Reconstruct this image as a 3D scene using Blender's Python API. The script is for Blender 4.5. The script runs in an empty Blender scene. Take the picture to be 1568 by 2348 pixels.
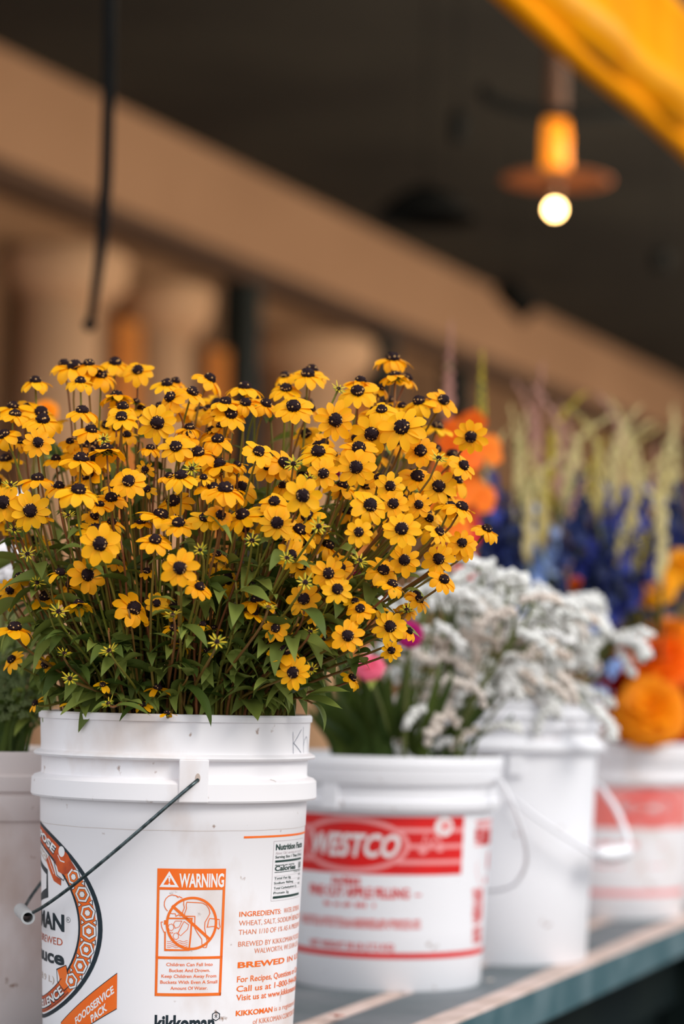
import bpy, bmesh, math, random
from mathutils import Vector, Matrix, noise
R = random.Random(7)
scn = bpy.context.scene
C = scn.collection
PI = math.pi
def rad(a): return math.radians(a)

# ------------------------------------------------------------------ camera
TZ = 0.75                                    # height of the table top
F = 5544.0                                   # focal length in pixels (85 mm on a 36 mm tall frame)
CAM = Vector((0, 0, TZ + 0.4075))
pitch, roll = math.atan(393 / F), rad(1.2)
_f = Vector((0, math.cos(pitch), math.sin(pitch)))
_R = Vector((1, 0, 0)); _U = Vector((0, -math.sin(pitch), math.cos(pitch)))
_r = _R * math.cos(roll) + _U * math.sin(roll)
_u = -_R * math.sin(roll) + _U * math.cos(roll)
cd = bpy.data.cameras.new('camera'); cam = bpy.data.objects.new('camera', cd); C.objects.link(cam)
cam.matrix_world = Matrix(((_r.x, _u.x, -_f.x, CAM.x), (_r.y, _u.y, -_f.y, CAM.y), (_r.z, _u.z, -_f.z, CAM.z), (0, 0, 0, 1)))
cd.sensor_fit = 'VERTICAL'; cd.sensor_height = 36; cd.sensor_width = 24; cd.lens = 36 * F / 2348
cd.dof.use_dof = True; cd.dof.focus_distance = 2.50; cd.dof.aperture_fstop = 2.3
cd.clip_start = 0.05; cd.clip_end = 200
scn.camera = cam

# ------------------------------------------------------------------ light, exposure
w = bpy.data.worlds.new('sky'); scn.world = w; w.use_nodes = True
nt = w.node_tree; nt.nodes.clear()
wo = nt.nodes.new('ShaderNodeOutputWorld'); bg = nt.nodes.new('ShaderNodeBackground')
bg.inputs['Color'].default_value = (0.93, 0.95, 1.0, 1); bg.inputs['Strength'].default_value = 1.15
nt.links.new(bg.outputs[0], wo.inputs[0])
sd = bpy.data.lights.new('sun', 'SUN'); sd.energy = 1.5; sd.angle = rad(25); sd.color = (1.0, 0.95, 0.88)
so = bpy.data.objects.new('sun', sd); C.objects.link(so)
so.rotation_euler = Vector((-0.62, 0.50, -0.62)).to_track_quat('-Z', 'Y').to_euler()
def area_light(name, loc, direction, sx, sy, energy, color):
    d = bpy.data.lights.new(name, 'AREA'); d.shape = 'RECTANGLE'; d.size = sx; d.size_y = sy; d.energy = energy; d.color = color
    o = bpy.data.objects.new(name, d); C.objects.link(o); o.location = loc
    o.rotation_euler = Vector(direction).to_track_quat('-Z', 'Y').to_euler()
    return o
_ph = rad(22.4); _ax = Vector((math.sin(_ph), math.cos(_ph), 0)); _nx = Vector((-math.cos(_ph), math.sin(_ph), 0))
_hl = area_light('hall_fill_light', _ax * 13.0 + _nx * 1.66 + Vector((0, 0, 2.72)), _nx + Vector((0, 0, -0.05)), 0.12, 18.0, 210, (1.0, 0.80, 0.60))  # added fill light hidden behind the valance, brightens the hall
_hl.rotation_euler = Matrix((_ax, _ax.cross(_nx), -_nx)).transposed().to_euler(); _hl.data.size = 18.0; _hl.data.size_y = 0.12
scn.view_settings.view_transform = 'Standard'; scn.view_settings.look = 'None'
scn.view_settings.exposure = 0.18; scn.view_settings.gamma = 1.0; scn.view_settings.use_curve_mapping = False
scn.cycles.use_denoising = True
scn.cycles.max_bounces = 8; scn.cycles.diffuse_bounces = 4; scn.cycles.transparent_max_bounces = 8
scn.cycles.caustics_reflective = False; scn.cycles.caustics_refractive = False
scn.cycles.sample_clamp_indirect = 6

# ------------------------------------------------------------------ geometry helpers
def ray(x, y):
    return (_f + _r * ((x - 784) / F) + _u * ((1174 - y) / F))          # depth-normalised: 1 along the view axis
def at(x, y, d): return CAM + ray(x, y) * d                             # point of a pixel at a depth
def on_plane(x, y, p, n):
    v = ray(x, y); return CAM + v * ((p - CAM).dot(n) / v.dot(n))

def link(name, me, parent=None, loc=None):
    o = bpy.data.objects.new(name, me); C.objects.link(o)
    if parent is not None: o.parent = parent
    if loc is not None: o.location = loc
    return o
def tag(o, label=None, cat=None, group=None, kind=None):
    if label: o['label'] = label
    if cat: o['category'] = cat
    if group: o['group'] = group
    if kind: o['kind'] = kind
    return o
def empty(name, loc, label, cat, group=None):
    o = bpy.data.objects.new(name, None); C.objects.link(o); o.location = loc; o.empty_display_size = 0.02
    return tag(o, label, cat, group)
def to_mesh(bm, name, mats, smooth=True):
    me = bpy.data.meshes.new(name)
    bmesh.ops.recalc_face_normals(bm, faces=bm.faces)
    bm.to_mesh(me); bm.free()
    for m in (mats if isinstance(mats, (list, tuple)) else [mats]): me.materials.append(m)
    if smooth:
        for p in me.polygons: p.use_smooth = True
    return me
def sharp(o, ang=35):
    for e in o.data.polygons: e.use_smooth = True
    try: o.data.set_sharp_from_angle(angle=rad(ang))
    except Exception: pass
    return o

def add_tube(bm, pts, radii, seg=8, mat=0, cap=True):
    pts = [Vector(p) for p in pts]
    if not isinstance(radii, (list, tuple)): radii = [radii] * len(pts)
    rings = []; ref = None
    for i, p in enumerate(pts):
        t = (pts[min(i + 1, len(pts) - 1)] - pts[max(i - 1, 0)])
        t = t.normalized() if t.length > 1e-9 else Vector((0, 0, 1))
        if ref is None:
            ref = t.cross(Vector((0.31, 0.87, 0.21))).normalized()
        ref = (ref - t * ref.dot(t)).normalized(); b = t.cross(ref)
        rings.append([bm.verts.new(p + (ref * math.cos(2 * PI * k / seg) + b * math.sin(2 * PI * k / seg)) * radii[i]) for k in range(seg)])
    for a, b in zip(rings, rings[1:]):
        for k in range(seg):
            f = bm.faces.new((a[k], a[(k + 1) % seg], b[(k + 1) % seg], b[k])); f.material_index = mat
    if cap:
        for r_ in (rings[0], rings[-1]):
            f = bm.faces.new(r_); f.material_index = mat
def add_lathe(bm, prof, seg=96, center=(0, 0), mat=0, mat_fn=None):
    rings = []
    for r_, z in prof:
        if r_ < 1e-6: rings.append([bm.verts.new((center[0], center[1], z))])
        else: rings.append([bm.verts.new((center[0] + r_ * math.cos(2 * PI * k / seg), center[1] + r_ * math.sin(2 * PI * k / seg), z)) for k in range(seg)])
    for a, b in zip(rings, rings[1:]):
        for k in range(seg):
            k2 = (k + 1) % seg
            if len(a) == 1 and len(b) == 1: continue
            if len(a) == 1: f = bm.faces.new((a[0], b[k], b[k2]))
            elif len(b) == 1: f = bm.faces.new((a[k], a[k2], b[0]))
            else: f = bm.faces.new((a[k], a[k2], b[k2], b[k]))
            f.material_index = mat
def add_box(bm, o, ax, ay, az, mat=0):
    o, ax, ay, az = Vector(o), Vector(ax), Vector(ay), Vector(az)
    v = [bm.verts.new(o + ax * i + ay * j + az * k) for k in (0, 1) for j in (0, 1) for i in (0, 1)]
    for q in ((0, 2, 3, 1), (4, 5, 7, 6), (0, 1, 5, 4), (2, 6, 7, 3), (0, 4, 6, 2), (1, 3, 7, 5)):
        f = bm.faces.new([v[i] for i in q]); f.material_index = mat
def bezier(p0, p1, p2, p3, n):
    out = []
    for i in range(n + 1):
        t = i / n; s = 1 - t
        out.append(p0 * (s * s * s) + p1 * (3 * s * s * t) + p2 * (3 * s * t * t) + p3 * (t * t * t))
    return out
def frame_from(n, roll_=0.0):
    z = n.normalized(); a = Vector((0, 0, 1)) if abs(z.z) < 0.95 else Vector((0, 1, 0))
    x = a.cross(z).normalized(); y = z.cross(x)
    c, s = math.cos(roll_), math.sin(roll_)
    x2 = x * c + y * s; y2 = y * c - x * s
    return Matrix(((x2.x, y2.x, z.x), (x2.y, y2.y, z.y), (x2.z, y2.z, z.z))).to_4x4()

# ------------------------------------------------------------------ materials
def srgb(c):
    return tuple(((v / 255) / 12.92 if v / 255 <= 0.04045 else ((v / 255 + 0.055) / 1.055) ** 2.4) for v in c) + (1,)
def mat(name, rgb, rough=0.6, metal=0.0, spec=0.4):
    m = bpy.data.materials.new(name); m.use_nodes = True
    b = m.node_tree.nodes['Principled BSDF']
    b.inputs['Base Color'].default_value = srgb(rgb); b.inputs['Roughness'].default_value = rough
    b.inputs['Metallic'].default_value = metal; b.inputs['Specular IOR Level'].default_value = spec
    return m
def N(m, t): return m.node_tree.nodes.new(t)
def L(m, a, b): m.node_tree.links.new(a, b)
def noisy(name, rgb1, rgb2, scale=5.0, lo=0.4, hi=0.6, rough=0.6, spec=0.4, stretch=None, bump=0.0, detail=6):
    m = mat(name, rgb1, rough, 0, spec); b = m.node_tree.nodes['Principled BSDF']
    tc = N(m, 'ShaderNodeTexCoord'); nz = N(m, 'ShaderNodeTexNoise'); rp = N(m, 'ShaderNodeValToRGB')
    nz.inputs['Scale'].default_value = scale; nz.inputs['Detail'].default_value = detail
    if stretch:
        mp = N(m, 'ShaderNodeMapping'); mp.inputs['Scale'].default_value = stretch
        L(m, tc.outputs['Object'], mp.inputs[0]); L(m, mp.outputs[0], nz.inputs['Vector'])
    else: L(m, tc.outputs['Object'], nz.inputs['Vector'])
    rp.color_ramp.elements[0].position = lo; rp.color_ramp.elements[1].position = hi
    rp.color_ramp.elements[0].color = srgb(rgb1); rp.color_ramp.elements[1].color = srgb(rgb2)
    L(m, nz.outputs[0], rp.inputs[0]); L(m, rp.outputs[0], b.inputs['Base Color'])
    if bump:
        bp = N(m, 'ShaderNodeBump'); bp.inputs['Strength'].default_value = bump; bp.inputs['Distance'].default_value = 0.002
        L(m, nz.outputs[0], bp.inputs['Height']); L(m, bp.outputs[0], b.inputs['Normal'])
    return m
def plastic(name, rgb, dirt, amount=0.62):
    m = noisy(name, rgb, dirt, scale=9, lo=amount, hi=amount + 0.22, rough=0.42, spec=0.4, stretch=(1, 1, 0.6), detail=9)
    b = m.node_tree.nodes['Principled BSDF']
    tc = N(m, 'ShaderNodeTexCoord'); n2 = N(m, 'ShaderNodeTexNoise'); r2 = N(m, 'ShaderNodeValToRGB'); mx = N(m, 'ShaderNodeMix'); mx.data_type = 'RGBA'
    n2.inputs['Scale'].default_value = 55; n2.inputs['Detail'].default_value = 4; L(m, tc.outputs['Object'], n2.inputs['Vector'])
    r2.color_ramp.elements[0].position = 0.69; r2.color_ramp.elements[1].position = 0.76
    old = b.inputs['Base Color'].links[0].from_socket
    L(m, n2.outputs[0], r2.inputs[0]); L(m, r2.outputs[0], mx.inputs[0]); L(m, old, mx.inputs[6]); mx.inputs[7].default_value = srgb((150, 118, 100))
    L(m, mx.outputs[2], b.inputs['Base Color'])
    b.inputs['Subsurface Weight'].default_value = 0.0
    return m
def petal_mat(name, c1, c2, trans=0.35, rough=0.55):
    """thin petal or leaf: two tones picked per object, some light passing through"""
    m = bpy.data.materials.new(name); m.use_nodes = True; t = m.node_tree; b = t.nodes['Principled BSDF']
    oi = N(m, 'ShaderNodeObjectInfo'); rp = N(m, 'ShaderNodeValToRGB')
    rp.color_ramp.elements[0].color = srgb(c1); rp.color_ramp.elements[1].color = srgb(c2)
    L(m, oi.outputs['Random'], rp.inputs[0])
    L(m, rp.outputs[0], b.inputs['Base Color']); b.inputs['Roughness'].default_value = rough; b.inputs['Specular IOR Level'].default_value = 0.25
    tr = N(m, 'ShaderNodeBsdfTranslucent'); L(m, rp.outputs[0], tr.inputs[0])
    mx = N(m, 'ShaderNodeMixShader'); mx.inputs[0].default_value = trans
    L(m, b.outputs[0], mx.inputs[1]); L(m, tr.outputs[0], mx.inputs[2]); L(m, mx.outputs[0], t.nodes['Material Output'].inputs[0])
    return m
def glow(name, rgb, strength):
    m = bpy.data.materials.new(name); m.use_nodes = True; b = m.node_tree.nodes['Principled BSDF']
    b.inputs['Base Color'].default_value = srgb(rgb); b.inputs['Emission Color'].default_value = srgb(rgb); b.inputs['Emission Strength'].default_value = strength
    return m

M = {}
M['bucket'] = plastic('white_bucket_plastic', (238, 235, 237), (206, 186, 174), 0.57)
M['bucket_old'] = plastic('worn_bucket_plastic', (226, 214, 210), (186, 160, 146), 0.55)
M['bucket_clean'] = plastic('clean_bucket_plastic', (240, 240, 244), (226, 216, 212), 0.66)
M['inside'] = mat('bucket_inside', (170, 165, 160), 0.6)
M['orange'] = noisy('orange_print', (240, 104, 14), (236, 112, 30), 40, rough=0.5)
M['thin_orange'] = mat('thin_orange_print', (226, 132, 92), 0.5)
M['navy'] = mat('navy_print', (14, 34, 44), 0.5)
M['green'] = mat('dark_green_print', (8, 50, 42), 0.5)
M['rust'] = noisy('rust_print', (170, 62, 16), (206, 84, 22), 60, rough=0.5)
M['white_ink'] = mat('white_print', (236, 234, 234), 0.5)
M['red'] = noisy('red_print', (225, 16, 14), (214, 22, 22), 20, rough=0.5)
M['pink'] = mat('worn_pink_print', (240, 150, 150), 0.5)
M['pale_red'] = noisy('worn_red_print', (232, 120, 112), (238, 160, 156), 14, rough=0.5)
M['grey_ink'] = mat('faded_grey_print', (190, 178, 180), 0.6)
M['pen'] = mat('pen_ink', (92, 104, 128), 0.6)
M['seam'] = mat('seam_line', (190, 172, 160), 0.6)
M['wire'] = noisy('galvanised_wire', (96, 108, 110), (58, 70, 72), 120, rough=0.35); M['wire'].node_tree.nodes['Principled BSDF'].inputs['Metallic'].default_value = 0.85
M['grip'] = mat('grey_plastic_grip', (176, 178, 178), 0.4)
M['petal'] = petal_mat('yellow_petal', (255, 174, 0), (255, 188, 6), 0.30)
M['cone'] = noisy('dark_cone', (20, 12, 16), (46, 26, 28), 60, rough=0.75, spec=0.15)
M['pollen'] = mat('pollen_speck', (206, 160, 96), 0.8)
M['calyx'] = petal_mat('green_calyx', (112, 128, 38), (150, 158, 52), 0.25)
M['stem'] = petal_mat('flower_stem', (116, 122, 40), (128, 74, 42), 0.0)
M['leaf'] = petal_mat('green_leaf', (60, 80, 26), (142, 154, 70), 0.24)
M['bud_yellow'] = petal_mat('yellow_bud_ray', (206, 178, 36), (224, 192, 50), 0.2)
M['statice'] = petal_mat('white_statice', (252, 252, 248), (255, 254, 252), 0.3, 0.8)
M['statice_old'] = petal_mat('cream_statice', (240, 224, 210), (246, 236, 226), 0.2, 0.8)
M['statice_stem'] = petal_mat('statice_stem', (92, 104, 52), (118, 124, 70), 0.0)
M['blade'] = petal_mat('long_leaf', (58, 82, 36), (92, 110, 44), 0.2)
M['dark_blade'] = petal_mat('dark_long_leaf', (24, 40, 40), (44, 58, 44), 0.1)
M['blue'] = petal_mat('deep_blue_petal', (24, 36, 104), (62, 74, 168), 0.2)
M['navy_petal'] = petal_mat('dark_blue_petal', (14, 26, 66), (24, 42, 96), 0.15)
M['pale_blue'] = petal_mat('pale_blue_petal', (110, 142, 200), (160, 178, 222), 0.2)
M['tan'] = petal_mat('olive_bud', (196, 178, 108), (222, 206, 148), 0.1)
M['mauve'] = petal_mat('mauve_bud', (176, 126, 112), (204, 160, 140), 0.1)
M['lime'] = petal_mat('yellow_green_bud', (196, 176, 42), (208, 186, 60), 0.2)
M['glad_orange'] = petal_mat('orange_glad_petal', (255, 110, 8), (255, 138, 20), 0.3)
M['glad_red'] = petal_mat('red_glad_petal', (226, 34, 40), (236, 50, 40), 0.25)
M['dahlia_orange'] = petal_mat('orange_dahlia_petal', (255, 112, 4), (255, 122, 8), 0.25)
M['dahlia_amber'] = petal_mat('amber_dahlia_petal', (255, 158, 8), (255, 160, 10), 0.25)
M['dahlia_red'] = petal_mat('red_dahlia_petal', (200, 14, 10), (212, 26, 14), 0.2)
M['dahlia_yellow'] = petal_mat('yellow_dahlia_petal', (250, 176, 14), (250, 180, 20), 0.25)
M['pink_petal'] = petal_mat('pink_zinnia_petal', (240, 92, 130), (244, 120, 150), 0.25)
M['magenta'] = petal_mat('magenta_petal', (178, 10, 112), (186, 16, 116), 0.2)
M['lilac'] = petal_mat('lilac_petal', (190, 180, 190), (206, 190, 204), 0.2)
M['white_petal'] = petal_mat('white_petal', (250, 248, 250), (252, 250, 252), 0.3)
M['ammi'] = petal_mat('green_umbel', (104, 116, 70), (120, 132, 84), 0.1)
M['table_top'] = noisy('grey_table_paint', (112, 118, 122), (88, 100, 104), 7, rough=0.6, stretch=(1, 1, 1))
M['table_front'] = noisy('teal_table_paint', (44, 84, 92), (98, 122, 128), 9, 0.45, 0.8, rough=0.55)
M['worn'] = noisy('bare_worn_edge', (208, 187, 178), (186, 164, 152), 16, rough=0.7)
M['under'] = noisy('dark_green_frame', (12, 24, 25), (22, 32, 30), 6, rough=0.9, spec=0.1)
M['ceiling'] = noisy('dark_ceiling_paint', (66, 66, 62), (56, 56, 54), 0.8, rough=0.9, spec=0.1)
M['band'] = noisy('tan_wall_board', (198, 158, 126), (188, 149, 118), 0.7, rough=0.8, spec=0.1)
M['brown_wall'] = noisy('brown_wall_paint', (152, 119, 91), (141, 110, 84), 0.8, rough=0.9, spec=0.1)
M['dark_post'] = mat('dark_green_post', (26, 38, 38), 0.7)
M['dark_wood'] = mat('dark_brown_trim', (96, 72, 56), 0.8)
M['cream'] = noisy('cream_plaster', (232, 192, 154), (220, 178, 140), 3, rough=0.9)
M['amber_cloth'] = noisy('amber_cloth', (240, 160, 80), (228, 146, 70), 5, rough=0.9)
M['floor'] = noisy('concrete_floor', (112, 106, 100), (96, 92, 88), 2, rough=0.9)
M['awning'] = noisy('yellow_canvas', (246, 150, 0), (250, 160, 2), 3, rough=0.9, spec=0.05, stretch=(3, 3, 0.5))
M['awning_sheen'] = noisy('canvas_sheen', (246, 180, 90), (246, 166, 40), 3, rough=0.9, spec=0.05)  # peach sheen along the fold put into the canvas colour
M['awning_hem'] = mat('orange_hem', (255, 158, 0), 0.9, 0, 0.05)
M['bulb'] = glow('lit_bulb', (255, 205, 130), 30)
M['lamp_neck'] = glow('neck_added_glow', (255, 150, 30), 0.75)  # weak emission put into the neck for its orange brightness
M['lamp_shade'] = mat('orange_enamel', (140, 80, 40), 0.5)
M['black'] = mat('black_metal', (14, 17, 18), 0.8, 0, 0.1)
M['brass'] = mat('brown_rod', (84, 58, 42), 0.6)

# ------------------------------------------------------------------ building frame
ph = rad(22.4)
AX = Vector((math.sin(ph), math.cos(ph), 0)); NX = Vector((-math.cos(ph), math.sin(ph), 0)); UP = Vector((0, 0, 1))
def bp(a, n, z): return AX * a + NX * n + UP * z                 # along the building, inwards, height
WALL_N = 5.44
def wall_h(x, y): return on_plane(x, y, bp(0, WALL_N, 0), NX)
z_ceil = wall_h(400, 330).z
z_band = wall_h(400, 558).z
def struct(name, bm, m, smooth=False):
    o = link(name, to_mesh(bm, name, m, smooth)); o['kind'] = 'structure'; return o
def slab(name, o, ax, ay, az, m):
    bm = bmesh.new(); add_box(bm, o, ax, ay, az); return struct(name, bm, m)
A0, A1 = 2.4, 34.0
FAS_N = on_plane(1350, 163, Vector((0, 0, CAM.z + 1.30)), UP).dot(NX)
slab('floor', bp(-14, -14, -0.1), AX * (A1 + 20), NX * 30, UP * 0.1, M['floor'])
slab('wall_left', bp(A0, WALL_N, 0), AX * (A1 - A0), NX * 0.2, UP * (z_ceil + 0.2), M['brown_wall'])
slab('ceiling', bp(A0, FAS_N, z_ceil), AX * (A1 - A0), NX * (WALL_N - FAS_N), UP * 0.2, M['ceiling'])
slab('wall_far', bp(A1, FAS_N, 0), AX * 0.2, NX * (WALL_N - FAS_N), UP * z_ceil, M['brown_wall'])
slab('wall_front', bp(A0, FAS_N + 0.03, CAM.z + 1.63), AX * (A1 - A0), NX * 0.15, UP * (z_ceil - CAM.z - 1.63), M['ceiling'])
# header board on the far wall, with a shadow moulding along its foot
slab('trim_1', bp(A0, WALL_N - 0.12, z_band), AX * (A1 - A0), NX * 0.12, UP * (z_ceil - z_band), M['band'])
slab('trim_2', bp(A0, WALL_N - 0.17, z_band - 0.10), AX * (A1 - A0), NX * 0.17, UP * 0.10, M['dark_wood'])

# yellow canvas valance over the opening
def make_valance():
    root = empty('valance', bp(8, FAS_N, CAM.z + 1.30), 'yellow canvas valance hung over the stall opening, at the top right', 'awning')
    zb = CAM.z + 1.30
    bm = bmesh.new(); nA, nZ = 260, 14; grid = []
    for i in range(nA + 1):
        a = 3.6 + 16.4 * i / nA; row = []
        for j in range(nZ + 1):
            t = j / nZ
            wv = 0.014 * math.sin(a * 9.0 + 1.2 * math.sin(a * 2.3)) * (1 - t) ** 0.5 + 0.01 * noise.noise(Vector((a * 3, t * 2, 0)))
            row.append(bm.verts.new(bp(a, FAS_N - 0.035 * math.exp(-((t - 0.2) / 0.12) ** 2) + wv - 0.02, zb + 0.02 + 0.31 * t) - root.location))
        grid.append(row)
    for i in range(nA):
        for j in range(nZ):
            f = bm.faces.new((grid[i][j], grid[i + 1][j], grid[i + 1][j + 1], grid[i][j + 1]))
            a = 3.6 + 16.4 * i / nA; lim = 4.2 + 1.6 * noise.noise(Vector((a * 2.2, 3.1, 0))) + 1.2 * noise.noise(Vector((a * 9, 1.0, 0)))
            f.material_index = 1 if 2 <= j < lim - 0.5 else 0
    me = to_mesh(bm, 'canvas', [M['awning'], M['awning_sheen']]); o = link('canvas', me, root)
    sm = o.modifiers.new('thick', 'SOLIDIFY'); sm.thickness = 0.004
    bm = bmesh.new(); add_tube(bm, [bp(a, FAS_N, zb + 0.012 + 0.004 * math.sin(a * 5)) - root.location for a in [3.6 + 0.2 * k for k in range(83)]], 0.024, 12)
    link('hem_roll', to_mesh(bm, 'hem_roll', M['awning_hem']), root)
make_valance()

# posts and plastered columns along the far wall
def wall_px(x): return wall_h(x, 900).dot(AX)
def post(x, ytop, wpx, label):
    p = wall_h(x, ytop); a = p.dot(AX); wd = 0.16 * wpx / 40
    root = empty('wall_post', bp(a, WALL_N - 0.25, 0), label, 'post', None)
    bm = bmesh.new(); add_box(bm, AX * (-wd / 2) + NX * -0.08, AX * wd, NX * 0.16, UP * p.z)
    link('shaft', to_mesh(bm, 'shaft', M['dark_post'], False), root)
    bm = bmesh.new(); add_box(bm, AX * (-wd * 0.7) + NX * -0.11, AX * wd * 1.4, NX * 0.22, UP * 0.12)
    link('base', to_mesh(bm, 'base', M['dark_post'], False), root)
post(455, 655, 40, 'dark green post against the brown wall, tallest of the three behind the yellow bunch')
post(780, 765, 34, 'dark green post against the brown wall, middle of the three')
post(965, 850, 34, 'dark post against the brown wall, behind the tall mauve flower tip')
def column(x0, x1, ytop, label, split):
    a0, a1 = wall_px(x0), wall_px(x1); p = wall_h((x0 + x1) / 2, ytop); wd = a1 - a0; a = (a0 + a1) / 2; h = p.z
    root = empty('wall_column', bp(a, WALL_N - 0.2, 0), label, 'column')
    bm = bmesh.new()
    add_tube(bm, [AX * (-0.10 * wd) + UP * z for z in (0, h - 0.22)], wd * 0.30, 24); link('shaft', to_mesh(bm, 'shaft', M['cream']), root)
    bm = bmesh.new()
    prof = [(0, h - 0.26), (wd * 0.30, h - 0.26), (wd * 0.44, h - 0.16), (wd * 0.46, h - 0.04), (wd * 0.38, h), (0, h)]
    add_lathe(bm, prof, 32); link('capital', to_mesh(bm, 'capital', M['cream']), root)
    bm = bmesh.new(); n = 14; rows = []
    for i in range(n + 1):
        u = i / n; q = AX * (wd * (0.18 + 0.36 * u)) + NX * (-0.20 + 0.03 * math.sin(u * 15))
        rows.append([bm.verts.new(q + UP * z) for z in (0.6, h - 0.3)])
    for i in range(n): bm.faces.new((rows[i][0], rows[i + 1][0], rows[i + 1][1], rows[i][1]))
    o = link('cloth_drape', to_mesh(bm, 'cloth_drape', M['amber_cloth']), root); o['label'] = 'amber cloth hanging beside the column'
    md = o.modifiers.new('thick', 'SOLIDIFY'); md.thickness = 0.01
column(-20, 135, 575, 'cream wall column with an amber drape, leftmost along the brown wall', .5)
column(235, 345, 655, 'cream wall column with an amber drape, just behind the hanging rod tip', .5)
column(570, 700, 775, 'cream wall column with an amber drape, between two dark green posts', .5)

# ceiling lamp with its flat shade, and the dark unlit fittings
def make_lamp():
    d = 8.0; g = at(1272, 480, d); root = empty('pendant_lamp', Vector((g.x, g.y, z_ceil)), 'lit pendant lamp with round bulb under a flat orange shade', 'lamp')
    def h(y): return at(1272, y, d).z - z_ceil
    bm = bmesh.new(); add_lathe(bm, [(0, 0), (0.06, 0), (0.055, -0.03), (0.02, -0.05), (0, -0.05)], 24); link('ceiling_rose', to_mesh(bm, 'ceiling_rose', M['brass']), root)
    bm = bmesh.new(); add_tube(bm, [(0, 0, -0.04), (0, 0, h(285))], 0.034, 14); link('rod', to_mesh(bm, 'rod', M['brass']), root)
    bm = bmesh.new(); add_lathe(bm, [(0, h(270)), (0.035, h(270)), (0.042, h(300)), (0.045, h(405)), (0, h(405))], 24); o = link('neck', to_mesh(bm, 'neck', M['lamp_neck']), root); o['label'] = 'amber neck with added glow'
    bm = bmesh.new(); zt = h(398); add_lathe(bm, [(0, zt), (0.05, zt), (0.17, zt - 0.015), (0.185, zt - 0.022), (0.17, zt - 0.02), (0.05, zt - 0.012), (0, zt - 0.012)], 48); link('shade', to_mesh(bm, 'shade', M['lamp_shade']), root)
    bm = bmesh.new(); add_tube(bm, [(0, 0, zt - 0.012), (0, 0, h(452))], 0.02, 14); link('socket', to_mesh(bm, 'socket', M['brass']), root)
    bm = bmesh.new(); bmesh.ops.create_uvsphere(bm, u_segments=24, v_segments=16, radius=0.021); bmesh.ops.translate(bm, verts=bm.verts, vec=(0, 0, h(480))); link('bulb', to_mesh(bm, 'bulb', M['bulb']), root)
make_lamp()
def make_dark_shade(x, y, d, r_, label):
    g = at(x, y, d); root = empty('ceiling_lamp', Vector((g.x, g.y, z_ceil)), label, 'lamp'); z = g.z - z_ceil
    bm = bmesh.new(); add_tube(bm, [(0, 0, 0), (0, 0, z + 0.05)], 0.003, 8); link('cord', to_mesh(bm, 'cord', M['black']), root)
    bm = bmesh.new(); add_lathe(bm, [(0, z + 0.07), (0.05, z + 0.06), (r_ * 0.6, z + 0.02), (r_, z - 0.05), (r_ * 0.97, z - 0.05), (0.05, z + 0.04), (0, z + 0.045)], 36); link('shade', to_mesh(bm, 'shade', M['black']), root)
make_dark_shade(975, 470, 8.6, 0.19, 'dark unlit pendant shade below the ceiling, nearest the lit lamp')
def make_spot(x, y, d, ln, r_, label, tilt=0.0):
    g = at(x, y, d); root = empty('ceiling_spotlight', Vector((g.x, g.y, z_ceil)), label, 'spotlight'); z = g.z - z_ceil
    bm = bmesh.new(); add_tube(bm, [(0, 0, 0), (0, 0, z + ln / 2)], 0.003, 8); link('stem', to_mesh(bm, 'stem', M['black']), root)
    bm = bmesh.new(); add_tube(bm, [Vector((-tilt * ln, 0, z + ln / 2)), Vector((-tilt * ln * .4, 0, z + ln * .3)), Vector((tilt * ln, 0, z - ln / 2))], [r_ * 0.7, r_, r_], 20); link('housing', to_mesh(bm, 'housing', M['black']), root)
make_spot(1050, 290, 7.4, 0.09, 0.026, 'small dark spotlight hanging above the flat dark shade')
make_spot(1515, 595, 8.8, 0.07, 0.035, 'small dark spotlight hanging below the yellow valance end')
make_spot(1178, 690, 12.0, 0.14, 0.06, 'dark spotlight at the top edge of the tan wall board', 0.6)
bm = bmesh.new()
add_tube(bm, [at(x, y, 7.2) for x, y in ((1100, 200), (1120, 225), (1160, 243), (1220, 256), (1300, 262), (1400, 262), (1500, 258), (1620, 250))], 0.017, 10)
tag(link('ceiling_pipe', to_mesh(bm, 'ceiling_pipe', M['black'])), 'dark bent pipe under the ceiling crossing above the lit lamp', 'pipe')
# hanging crank rod
root = empty('crank_rod', at(205, 745, 4.2), 'dark thin rod hanging down in front of the brown wall', 'rod')
bm = bmesh.new(); b0 = root.location
add_tube(bm, [at(x, y, 4.2) - b0 for x, y in ((252, -60), (251, 100), (248, 250), (244, 400), (238, 500), (228, 600), (216, 690), (206, 745))], [0.011] * 5 + [0.0095, 0.008, 0.007], 10)
link('shaft', to_mesh(bm, 'shaft', M['black']), root)
bm = bmesh.new(); bmesh.ops.create_uvsphere(bm, u_segments=14, v_segments=10, radius=0.012); link('knob', to_mesh(bm, 'knob', M['black']), root)

# ------------------------------------------------------------------ table
pe0 = on_plane(1100, 2319, Vector((0, 0, TZ)), UP); pe1 = on_plane(1568, 2120, Vector((0, 0, TZ)), UP)
TA = (pe1 - pe0).normalized(); TN = Vector((-TA.y, TA.x, 0))
tn0 = pe0.dot(TN); ta0 = pe0.dot(TA)
def tp(a, n, z): return TA * a + TN * (tn0 + n) + UP * z
troot = empty('market_table', tp(3.5, 0.6, 0), 'long grey painted plank table with worn pale edges under the buckets', 'table')
def tpart(name, bm, mats, smooth=False):
    bmesh.ops.translate(bm, verts=bm.verts, vec=-troot.location)
    return link(name, to_mesh(bm, name, mats, smooth), troot)
TL0, TL1 = 0.9, 9.0
seam_n = on_plane(815, 2315, Vector((0, 0, TZ)), UP).dot(TN) - tn0
cuts = [0.0, seam_n, seam_n + 0.30, seam_n + 0.60, seam_n + 0.90]
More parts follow.
